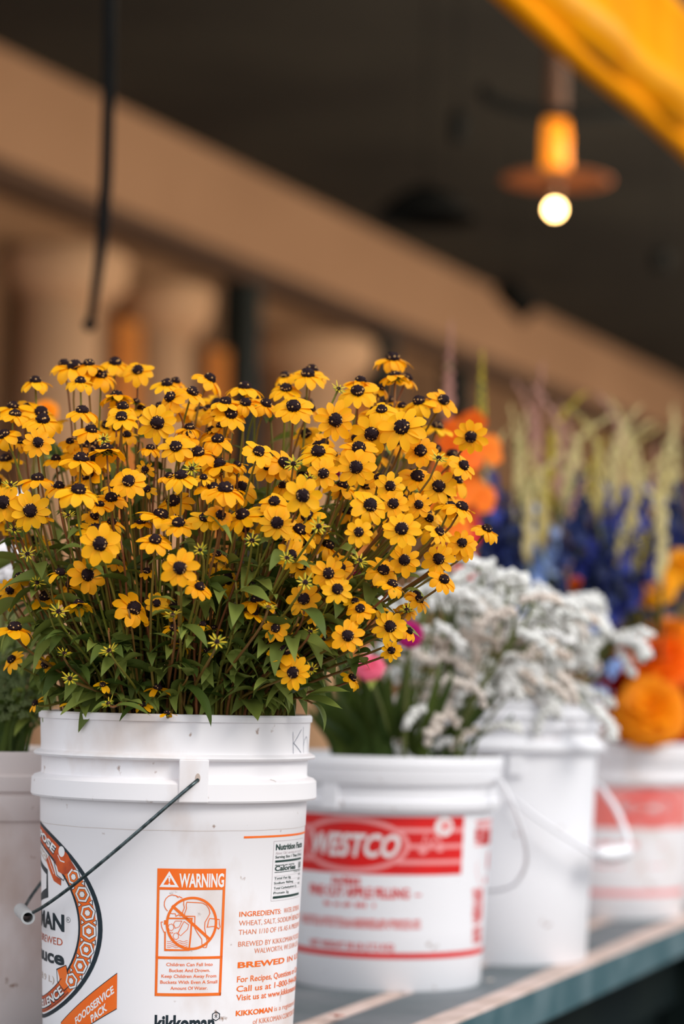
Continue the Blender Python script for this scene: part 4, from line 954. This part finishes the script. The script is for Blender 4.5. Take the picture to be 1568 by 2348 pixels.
# labels: tiers down the bunch, counted from the left
ORD = ['first', 'second', 'third', 'fourth', 'fifth', 'sixth', 'seventh', 'eighth', 'ninth', 'tenth', 'eleventh', 'twelfth', 'thirteenth', 'fourteenth', 'fifteenth', 'sixteenth', 'seventeenth', 'eighteenth', 'nineteenth', 'twentieth', 'twenty-first', 'twenty-second', 'twenty-third', 'twenty-fourth', 'twenty-fifth', 'twenty-sixth', 'twenty-seventh', 'twenty-eighth', 'twenty-ninth', 'thirtieth']
vis = sorted([f for f in FLOWERS if not f[4]], key=lambda f: f[2]); nt_ = 14; per = -(-len(vis) // nt_)
TIER = ['topmost', 'second', 'third', 'fourth', 'fifth', 'sixth', 'seventh', 'eighth', 'ninth', 'tenth', 'eleventh', 'twelfth', 'thirteenth', 'lowest']
for t_ in range(nt_):
    for k_, f in enumerate(sorted(vis[t_ * per:(t_ + 1) * per], key=lambda f: f[1])):
        f[0]['label'] = '%s, %s from the left in the %s tier' % (f[3], ORD[k_], TIER[t_]); f[0]['group'] = 'yellow flowers in the front bucket'
for f in FLOWERS:
    if f[4]: f[0]['label'] = 'yellow bloom half hidden deep inside the bunch, behind the front row of blooms'; f[0]['group'] = 'yellow flowers half hidden in the bunch'

# ------------------------------------------------------------------ white statice
def make_sprig(seed, m, n=30, ln=.054):
    """a one-sided comb of papery florets on a bent branchlet"""
    r_ = random.Random(seed); bm = bmesh.new(); pts = bezier(Vector((0, 0, 0)), Vector((ln * .3, 0, .012)), Vector((ln * .8, 0, .016)), Vector((ln, 0, 0)), 10)
    add_tube(bm, pts, .0014, 5, 1)
    for i in range(n):
        t = i / (n - 1); q = pts[min(10, int(t * 10))]; hd = q + Vector((r_.uniform(-.003, .003), r_.uniform(-.006, .006), r_.uniform(.001, .009)))
        k0 = len(bm.verts); res = bmesh.ops.create_icosphere(bm, subdivisions=1, radius=r_.uniform(.0040, .0058))
        for v in res['verts']: v.co = Vector((v.co.x * r_.uniform(.8, 1.25), v.co.y * r_.uniform(.8, 1.25), v.co.z * r_.uniform(.8, 1.2))) + hd
        add_tube(bm, [q, hd], .0012, 4, 1)
    return to_mesh(bm, 'flower_cluster', [m, M['statice_stem']])
SPR = [make_sprig(i, M['statice'] if i < 6 else M['statice_old']) for i in range(9)]
def statice(b, rim, px, py, d, label, group, old=.3, nc=7, spread=.07):
    head = at(px, py, d); n = (UP + Vector((R.uniform(-.3, .3), R.uniform(-.3, .3), 0))).normalized()
    pts = stem_curve(b, rim, head, n, rmax=.105); root = empty('statice_stem', pts[0], label, 'flower', group)
    build_stem(root, pts, .0028, .0016, M['statice_stem'])
    for k_ in range(nc):
        a = R.uniform(0, 6.28); ex = head + Vector((math.cos(a) * R.uniform(.2, 1), math.sin(a) * R.uniform(.2, 1), R.uniform(-.9, .45))) * spread
        q = pts[-1 - R.randint(1, 4)]; tw = bezier(q, q + UP * .02, ex - UP * .015, ex, 5)
        build_stem(root, tw, .0013, .0010, M['statice_stem'], 'branch', 5)
        dd = Vector((R.uniform(.4, 1) * (1 if R.random() < .7 else -1), R.uniform(-.6, .3), R.uniform(-1.0, .15))); me = R.choice(SPR[6:] if R.random() < old else SPR[:6])
        add_q = dd.normalized(); z = (UP - _f * .6); y = z.cross(add_q).normalized(); z = add_q.cross(y)
        child('flower_cluster', me, root, ex, Matrix(((add_q.x, y.x, z.x), (add_q.y, y.y, z.y), (add_q.z, y.z, z.z))).to_4x4(), R.uniform(.8, 1.15))
for px, py in ((975,1345),(1040,1335),(1100,1330),(1165,1335),(1225,1360),(1000,1400),(1060,1410),(1120,1390),(1180,1410),(1240,1430),(930,1480),(985,1490),(1040,1480),(1100,1490),(1160,1490),(1220,1500),(950,1560),(1015,1560),(1085,1550),(1150,1560),(905,1640),(1000,1650),(1070,1640),(1120,1450)):
    statice(B2, .312, px, py, 3.34 + R.uniform(-.13, .12), 'white statice stem standing in the bucket with the bright red label', 'white statice in the red-label bucket', .15 if py < 1480 else .55, 5, .052)
for px, py in ((1250,1400),(1300,1480),(1260,1520),(1290,1560),(1215,1560),(1180,1610),(1270,1400),(1290,1450),(1310,1585),(1240,1340)):
    statice(B3, .388, px, py, 3.62 + R.uniform(-.12, .10), 'white statice stem standing in the tall plain white bucket', 'white statice in the tall bucket', .1, 5, .038)
for px, py, lb in ((1400, 1475, 'white statice stem leaning out farthest toward the orange dahlias'), (1300, 1395, 'white statice stem with a round head rising above the tall bucket')):
    statice(B3, .388, px, py, 3.60, lb, None, 0, 6, .020)
# strappy green leaves standing in the red-label bucket
BL = []
def blade(b, rim, px, py, d, wd, label, group, m):
    head = at(px, py, d); pts = stem_curve(b, rim, head, UP, rmax=.10); bm = bmesh.new(); pr = None; sd_ = _r
    for i, q in enumerate(pts):
        t = i / 14; w_ = wd * (math.sin(PI * (.25 + .7 * t))) ; row = [bm.verts.new(q - pts[0] + sd_ * w_ * j + Vector((0, .15 * w_ * abs(j), 0))) for j in (-1, 0, 1)]
        if pr:
            for j in (0, 1): bm.faces.new((pr[j], row[j], row[j + 1], pr[j + 1]))
        pr = row
    o = link('leaf_blade', to_mesh(bm, 'leaf_blade', m)); o.location = pts[0]; tag(o, label, 'leaf', group)
for i in range(34):
    px = R.uniform(740, 1180); blade(B2, .312, px, R.uniform(1500, 1680), 3.30 + R.uniform(-.12, .12), R.uniform(.004, .009), 'long green leaf standing among the statice stems above the red label', 'long leaves in the red-label bucket', M['blade'])
for i in range(30): blade(B2, .312, R.uniform(690, 910), R.uniform(1470, 1640), 3.22 + R.uniform(-.1, .15), R.uniform(.007, .013), 'long green leaf standing among the statice stems above the red label', 'long leaves in the red-label bucket', M['blade'])
for i in range(16): blade(B0, .322, R.uniform(-40, 110), R.uniform(1480, 1660), 2.86 + R.uniform(-.1, .1), R.uniform(.003, .006), 'long green stalk standing in the worn bucket behind the front one', 'green stalks in the worn bucket', M['blade'])

# ------------------------------------------------------------------ round many-petalled blooms
def make_ball(seed, m, rows=7, flat=1.0, wd=.34):
    r_ = random.Random(seed); bm = bmesh.new(); res = bmesh.ops.create_icosphere(bm, subdivisions=2, radius=.55)
    for v in bm.verts: v.co.z *= flat
    for k_ in range(rows):
        el = -25 + 112 * k_ / (rows - 1); n = max(3, int(15 * math.cos(rad(max(el, 0))) + 2))
        for i in range(n):
            a = 2 * PI * (i + .5 * (k_ % 2) + r_.uniform(-.15, .15)) / n; e_ = rad(el + r_.uniform(-6, 6))
            d = Vector((math.cos(a) * math.cos(e_), math.sin(a) * math.cos(e_), math.sin(e_) * flat)); t = Vector((-math.sin(a), math.cos(a), 0)); u = d.cross(t).normalized()
            l0, l1 = .45, r_.uniform(.9, 1.05); pr = None
            for j in range(5):
                s_ = j / 4; q = d * (l0 + (l1 - l0) * s_) - u * .18 * s_ * s_; w_ = wd * .5 * (0.4 + .9 * math.sin(PI * min(1, .15 + .8 * s_)))
                row = [bm.verts.new(q - t * w_ + d * .05), bm.verts.new(q), bm.verts.new(q + t * w_ + d * .05)]
                if pr:
                    for h in (0, 1): bm.faces.new((pr[h], row[h], row[h + 1], pr[h + 1]))
                pr = row
    return to_mesh(bm, 'petals', m)
def ball(name, b, rim, px, py, d, rpx, m, e, label, cat='flower', group=None, flat=.8, seed=1, leaves=2, rows=7, wd=.34):
    head = at(px, py, d); c = (CAM - head).normalized(); n = (c * math.cos(rad(e)) + UP * math.sin(rad(e))).normalized(); r_ = rpx / F * d
    pts = stem_curve(b, rim, head - n * r_ * .4, n, rmax=.10); root = empty(name, pts[0], label, cat, group); build_stem(root, pts, .0035, .0028, M['statice_stem'])
    child('petals', make_ball(seed, m, rows, flat, wd), root, head, frame_from(n, seed), r_)
    bm = bmesh.new(); add_lathe(bm, [(0, -.75), (.25, -.7), (.45, -.45), (.3, -.35), (0, -.35)], 12); child('calyx', to_mesh(bm, 'calyx', M['calyx']), root, head, frame_from(n, 0), r_)
    for _ in range(leaves):
        q = pts[R.randint(8, 12)]; a = R.uniform(0, 6.28)
        if q.z > TZ + rim + .01: add_leaf(root, q, Vector((math.cos(a), math.sin(a), .4)), R.uniform(.04, .06))
D = [(1490, 1632, 4.26, 84, 'dahlia_amber', 25, 'large amber dahlia ball resting on the faded-label bucket rim'), (1512, 1520, 4.36, 82, 'dahlia_orange', 50, 'large orange dahlia above the amber dahlia ball'), (1420, 1580, 4.44, 60, 'dahlia_red', 40, 'red dahlia between the tall bucket and the amber dahlia'),
     (1575, 1585, 4.40, 62, 'dahlia_red', 30, 'dark red dahlia cut by the picture edge beside the amber ball'), (1440, 1650, 4.34, 58, 'dahlia_red', 10, 'red dahlia low beside the ridged neck of the tall bucket'), (1535, 1465, 4.46, 60, 'dahlia_amber', 65, 'amber dahlia topmost over the orange one'),
     (1455, 1500, 4.40, 50, 'dahlia_orange', 60, 'orange dahlia with reddish rim at the upper end of the dahlia bunch'), (1560, 1665, 4.36, 50, 'dahlia_red', 0, 'red dahlia lowest at the picture edge over the bucket rim')]
for i, (x, y, d, r_, m_, e, lb) in enumerate(D): ball('dahlia', B4, .312, x, y, d, r_, M[m_], e, lb, 'flower', 'dahlias in the faded-label bucket', .8, i + 3, 3)
ball('zinnia', B2, .312, 848, 1530, 3.12, 34, M['pink_petal'], 30, 'pink zinnia between the yellow bunch and the white statice', flat=.6, seed=21)
ball('zinnia', B2, .312, 938, 1455, 3.14, 32, M['magenta'], 10, 'magenta zinnia peeping out behind the yellow bunch', flat=.6, seed=22)
ball('zinnia', B1, .372, 765, 1082, 2.70, 16, M['magenta'], 20, 'small crimson zinnia head high inside the yellow bunch', flat=.6, seed=23, leaves=0)
ball('zinnia', B1, .372, 815, 1312, 2.58, 12, M['magenta'], 40, 'tiny magenta zinnia low inside the yellow bunch', flat=.6, seed=24, leaves=0)
ball('white_aster', B0, .322, 8, 1290, 2.95, 52, M['white_petal'], 30, 'white bloom at the left picture edge behind the yellow bunch', flat=.7, seed=25)
ball('white_aster', B0, .322, 45, 1145, 3.0, 26, M['white_petal'], 30, 'small white bloom glimpsed between two yellow blooms at the left', flat=.7, seed=26)
ball('marigold', B0, .322, 104, 945, 3.4, 30, M['dahlia_amber'], 40, 'blurred amber marigold behind the upper left of the yellow bunch', flat=.8, seed=27)
# green umbels in the worn bucket
def umbel(px, py, d, r_, label):
    head = at(px, py, d); n = (UP + (CAM - head).normalized() * .9).normalized(); pts = stem_curve(B0, .322, head - n * .05, n, rmax=.1); root = empty('green_umbel', pts[0], label, 'flower', 'green umbels in the worn bucket'); build_stem(root, pts, .003, .002, M['blade'])
    for k_ in range(34):
        a = k_ * 2.4; s_ = math.sqrt(k_ / 34) * r_; fr = frame_from(n); q = head + fr @ Vector((math.cos(a) * s_, math.sin(a) * s_, -.35 * s_ * s_ / r_)); 
        bm = bmesh.new(); add_tube(bm, [pts[-1] - root.location, q - root.location], .0007, 4)
        for j in range(9):
            b_ = j * 2.4; t = math.sqrt(j / 9) * .0075; o_ = fr @ Vector((math.cos(b_) * t, math.sin(b_) * t, .001)); res = bmesh.ops.create_icosphere(bm, subdivisions=1, radius=.0019)
            for v in res['verts']: v.co += q + o_ - root.location
            add_tube(bm, [q - root.location, q + o_ - root.location], .0007, 3)
        link('umbellet', to_mesh(bm, 'umbellet', M['ammi']), root)
umbel(40, 1575, 2.80, .045, 'green lacy flower umbel drooping at the left edge above the worn bucket')
umbel(5, 1500, 2.88, .045, 'green lacy flower umbel higher at the left picture edge')
for i in range(14):
    x, y = R.uniform(-40, 110), R.uniform(1400, 1660); head = at(x, y, 2.85 + R.uniform(-.08, .1)); pts = stem_curve(B0, .322, head, UP, rmax=.1)
    root = empty('leafy_shoot', pts[0], 'dark green leafy shoot in the worn bucket at the left', 'flower stem', 'leafy shoots in the worn bucket'); build_stem(root, pts, .002, .0012, M['blade'])
    for k_ in range(6):
        a = R.uniform(0, 6.28); q = pts[R.randint(8, 14)]; add_leaf(root, q, Vector((math.cos(a), math.sin(a), R.uniform(-.2, .6))), R.uniform(.03, .06))

# ------------------------------------------------------------------ tall flowers behind: delphinium and gladiolus
def back_bucket(x, d, label, hs=1.0):
    b = Bucket(x, d, (0.1305, 0.1425, 0.312), label); b.zt = .24 * hs; bucket_shell(b, [(r_, z * hs) for r_, z in p2], M['bucket']); return b
B5 = back_bucket(854, 3.95, 'white bucket in the back row holding orange gladiolus, hidden behind the statice', 0.84)
B6 = back_bucket(1073, 4.22, 'white bucket in the back row holding blue delphinium')
B7 = back_bucket(1508, 4.76, 'white bucket at the end of the back row holding gladiolus in bud')
def make_floret(seed, m):
    r_ = random.Random(seed); bm = bmesh.new()
    for i in range(5): petal_strip(bm, 2 * PI * i / 5 + r_.uniform(-.2, .2), .06, r_.uniform(.85, 1.05), .85, .25, r_.uniform(.2, .7), r_.uniform(-.3, .3), 0, 4)
    add_lathe(bm, [(0, -.3), (.08, -.25), (.10, .1), (0, .16)], 8)
    return to_mesh(bm, 'floret', m)
FLO = {k_: [make_floret(i, M[k_]) for i in range(2)] for k_ in ('blue', 'navy_petal', 'pale_blue', 'glad_orange', 'glad_red', 'lilac')}
def spire(name, b, rim, px, py, d, ln, m, label, group, nf=22, fr=.017, lean=0.0):
    if d > 4.5: d = 3.98 + (d - 4.9) * .5; ln *= .92; fr *= .85
    tip = at(px, py, d); n = (UP + _r * lean).normalized(); pts = stem_curve(b, rim, tip, n, rmax=.10); root = empty(name, pts[0], label, 'flower', group); build_stem(root, pts, .0040, .0014, M['statice_stem'])
    acc = [0]
    for a_, b_ in zip(pts, pts[1:]): acc.append(acc[-1] + (b_ - a_).length)
    for k_ in range(nf):
        s_ = acc[-1] - ln * (k_ + .3) / nf
        i = max(j for j in range(len(acc)) if acc[j] <= max(s_, 0)); i = min(i, len(pts) - 2); t = (s_ - acc[i]) / max(1e-6, acc[i + 1] - acc[i]); q = pts[i].lerp(pts[i + 1], t)
        a = k_ * 2.4; o = Vector((math.cos(a), math.sin(a), .25)).normalized(); g = .45 + .55 * min(1, k_ / (nf * .4))
        child('floret', R.choice(FLO[m]), root, q + o * fr * .7 * g, frame_from(o, a), fr * g)
for i, (x, y, d, m_) in enumerate(((1130,1075,4.95,'blue'),(1160,1120,5.0,'navy_petal'),(1195,1150,5.1,'navy_petal'),(1235,1150,5.2,'pale_blue'),(1275,1200,5.0,'pale_blue'),(1330,1080,5.2,'navy_petal'),(1345,1130,5.1,'navy_petal'),(1390,1100,5.3,'blue'),(1440,1110,5.3,'blue'),(1485,1100,5.35,'blue'),(1530,1130,5.4,'blue'),(1560,1100,5.4,'navy_petal'),(1465,1200,5.2,'blue'),(1180,1190,4.9,'navy_petal'),(1300,1180,5.0,'navy_petal'),(1400,1210,5.05,'navy_petal'),(1530,1220,5.2,'blue'),(1120,1180,4.9,'navy_petal'),(1385,1390,4.75,'pale_blue'),(1240,1250,4.9,'pale_blue'),(1420,1300,4.95,'navy_petal'),(1290,1320,4.8,'navy_petal'))):
    spire('delphinium', B6, .312, x, y, d, .22 if y < 1250 else .16, m_, {'blue': 'deep blue delphinium spire in the back row behind the statice', 'navy_petal': 'dark navy delphinium spire in the back row behind the statice', 'pale_blue': 'pale blue delphinium spire in the back row behind the statice'}[m_], {'blue': 'deep blue delphiniums', 'navy_petal': 'dark navy delphiniums', 'pale_blue': 'pale blue delphiniums'}[m_], 26, .021)
for x, y, m_ in ((1505, 1110, 'blue'), (1535, 1150, 'blue'), (1565, 1160, 'navy_petal'), (1490, 1190, 'navy_petal'), (1550, 1200, 'blue'), (1462, 1140, 'navy_petal'), (1455, 1240, 'blue')):
    spire('delphinium', B7, .312, x, y, 4.45, .19, m_, {'blue': 'deep blue delphinium spire at the right picture edge above the yellow dahlias', 'navy_petal': 'dark navy delphinium spire near the right picture edge above the yellow dahlias'}[m_], {'blue': 'deep blue delphiniums by the picture edge', 'navy_petal': 'dark navy delphiniums by the picture edge'}[m_], 24, .018)
for x, y, lb in ((1425, 1510, 'pale blue delphinium sprig beside the red dahlia'), (1400, 1585, 'low pale blue delphinium sprig against the ridged neck of the tall bucket')):
    spire('delphinium', B3, .388, x, y, 3.75, .05, 'pale_blue', lb, None, 7, .014)
def make_gbuds(seed, m):
    r_ = random.Random(seed); bm = bmesh.new(); ns = 13
    for k_ in range(ns):
        t = k_ / (ns - 1); s_ = 1.0 - .72 * t; sd_ = 1 if k_ % 2 else -1; q = Vector((0, 0, t * .92)); e_ = q + Vector((sd_ * .024 * s_, r_.uniform(-.008, .008), .17 * s_))
        add_tube(bm, [q, q.lerp(e_, .35) + Vector((sd_ * .009, 0, 0)), q.lerp(e_, .7) + Vector((sd_ * .007, 0, 0)), e_], [.008 * s_, .017 * s_, .014 * s_, .003], 6)
    add_tube(bm, [(0, 0, t / 8 * 1.0) for t in range(9)], [.017 * (1 - .8 * t / 8) for t in range(9)], 6)
    return bm
def gladiolus(b, rim, px, py, d, ln, m, label, group, bend=0.0, flo=None, nf=0):
    """a bud spike that may nod to one side; open blooms lower down"""
    if d > 4.95: d = 4.05 + (d - 5.2) * .8; ln *= .82
    tip = at(px, py, d); n = (UP * (1 - min(.9, abs(bend))) + _r * bend).normalized(); r0 = at(px - bend * 130, py + ln * F / d * .85, d)
    root_pts = stem_curve(b, rim, r0, (UP + _r * bend * .2).normalized(), rmax=.10); arc = bezier(r0, r0 + UP * ln * .45, tip - n * ln * .4, tip, 12)
    root = empty('gladiolus', root_pts[0], label, 'flower', group); build_stem(root, root_pts + arc[1:8], .0050, .0026, M['statice_stem'])
    bm = make_gbuds(R.randint(0, 999), m); L_ = ln
    for v in bm.verts:
        t = min(max(v.co.z, 0), 1.0); i = min(11, int(t * 12)); q = arc[i].lerp(arc[i + 1], t * 12 - i); tg = (arc[i + 1] - arc[i]).normalized(); sx = (_r - tg * _r.dot(tg)).normalized(); sy = tg.cross(sx)
        v.co = q + sx * v.co.x * L_ * 1.35 + sy * v.co.y * L_ * 1.35 + tg * (v.co.z - t) * L_ - root.location
    link('buds', to_mesh(bm, 'buds', m), root)
    for k_ in range(nf):
        q = arc[0].lerp(root_pts[-4], k_ / max(1, nf - 1)); sd_ = 1 if k_ % 2 else -1; o = (_r * sd_ * .6 - _f * .7 + UP * .2).normalized(); child('floret', R.choice(FLO[flo]), root, q + o * .025, frame_from(o, k_), .032)
gladiolus(B5, .262, 1106, 800, 3.80, .15, M['lime'], 'yellow-green gladiolus spike with open orange blooms beside the yellow bunch', None, .02, 'glad_orange', 5)
gladiolus(B5, .262, 1062, 945, 3.72, .05, M['glad_orange'], 'orange gladiolus with large open blooms pressed against the yellow bunch', None, .05, 'glad_orange', 6)
gladiolus(B5, .262, 1062, 1060, 3.85, .05, M['glad_red'], 'red gladiolus behind the orange one', None, .0, 'glad_red', 6)
gladiolus(B5, .262, 1036, 735, 3.95, .20, M['mauve'], 'tall mauve gladiolus tip rising highest behind the yellow bunch', None, .06)
gladiolus(B7, .312, 1245, 830, 5.5, .30, M['mauve'], 'mauve-brown gladiolus tip, tallest over the blue spires', None, .12)
TIPS = [(1170,925,5.3,.22,'tan',-.15),(1180,870,5.5,.26,'mauve',-.35),(1205,940,5.5,.30,'tan',.10),(1280,920,5.6,.26,'mauve',-.3),(1275,975,5.4,.22,'tan',-.1),(1310,990,5.5,.22,'tan',-.25),(1370,900,5.7,.30,'mauve',-.45),(1395,910,5.6,.28,'tan',-.4),(1360,960,5.6,.24,'tan',.4),(1440,985,5.6,.28,'tan',.2),(1520,980,5.6,.26,'tan',.75),(1545,925,5.8,.30,'tan',.0),(1455,1010,5.5,.24,'tan',-.2),(1505,1020,5.6,.26,'mauve',.1),(1560,1030,5.6,.30,'tan',.35),(1540,1090,5.4,.26,'lime',.5),(1230,1010,5.3,.22,'tan',.15),(1330,1030,5.4,.22,'tan',.3),(1420,1050,5.4,.22,'mauve',-.1),(1390,1000,5.5,.22,'lime',.35),(1250,1060,5.2,.20,'tan',.05),(1160,985,5.2,.26,'tan',.35),(1215,880,5.4,.30,'mauve',-.5),(1300,930,5.3,.28,'tan',-.55),(1345,900,5.5,.30,'lime',.6),(1410,955,5.3,.30,'tan',.8),(1470,930,5.5,.30,'tan',.5),(1500,965,5.4,.30,'tan',.7),(1555,960,5.4,.32,'tan',.3),(1190,1010,5.1,.26,'tan',-.4),(1290,1040,5.1,.26,'tan',.6),(1350,1090,5.2,.26,'mauve',.4),(1450,1080,5.2,.28,'tan',-.5),(1530,1040,5.3,.28,'tan',.6),(1480,1120,5.3,.22,'tan',.45)]
for x, y, d, ln, m_, bd in TIPS:
    gladiolus(B7, .312, x, y, d, ln, M[m_], {'tan': 'straw-coloured gladiolus in bud over the blue delphiniums', 'mauve': 'mauve gladiolus in bud over the blue delphiniums', 'lime': 'yellow-green gladiolus in bud over the blue delphiniums'}[m_], m_.replace('tan', 'straw') + ' gladiolus buds in the back row', bd)
for i in range(26): blade(B6 if i % 2 else B7, .312, R.uniform(1120, 1440), R.uniform(1120, 1330), 4.4 + R.uniform(-.1, .3), R.uniform(.006, .012), 'long dark leaf among the blue delphinium stems', 'long dark leaves in the back row', M['dark_blade'])
ball('dahlia', B7, .312, 1500, 1340, 4.22, 56, M['dahlia_yellow'], 40, 'yellow dahlia behind the orange dahlias, below the blue spires', seed=41); ball('dahlia', B7, .312, 1562, 1300, 4.26, 46, M['dahlia_yellow'], 40, 'yellow dahlia at the picture edge below the blue spires', seed=42)
ball('zinnia', B7, .312, 1510, 1418, 4.6, 36, M['lilac'], 50, 'pale lilac zinnia above the orange dahlias', seed=43, flat=.6); ball('zinnia', B7, .312, 1470, 1430, 4.6, 22, M['pink_petal'], 50, 'small pink zinnia beside the pale lilac one', seed=44, flat=.6)
ball('marigold', B6, .312, 1318, 1340, 4.1, 20, M['dahlia_orange'], 40, 'small orange marigold above the tall bucket statice', seed=45); ball('marigold', B3, .388, 1328, 1490, 3.72, 20, M['dahlia_orange'], 20, 'small orange marigold tucked beside the round white statice heads', seed=46)
# ------------------------------------------------------------------ fallen petals on the table
def fallen(name, px, py, size, m, label, seed):
    r_ = random.Random(seed); q = on_plane(px, py, Vector((0, 0, TZ)), UP); bm = bmesh.new()
    for i in range(5): petal_strip(bm, 2 * PI * i / 5 + r_.uniform(-.3, .3), .05, r_.uniform(.7, 1.1), .7, .5, r_.uniform(.4, 1.2), 0, 0, 5, z0=.08)
    o = link(name, to_mesh(bm, name, m)); o.location = q + UP * .004; o.scale = (size,) * 3; tag(o, label, 'petals')
fallen('fallen_blossom', 1487, 2094, .030, M['magenta'], 'crushed magenta blossom lying on the table beside the faded-label bucket', 3)
fallen('fallen_petal', 1122, 2258, .009, M['statice_old'], 'small cream petal scrap on the table beside the red-label bucket foot', 4)
fallen('fallen_petal', 772, 2341, .012, M['rust'], 'dry brown petal scrap on the worn plank seam near the front bucket', 5)
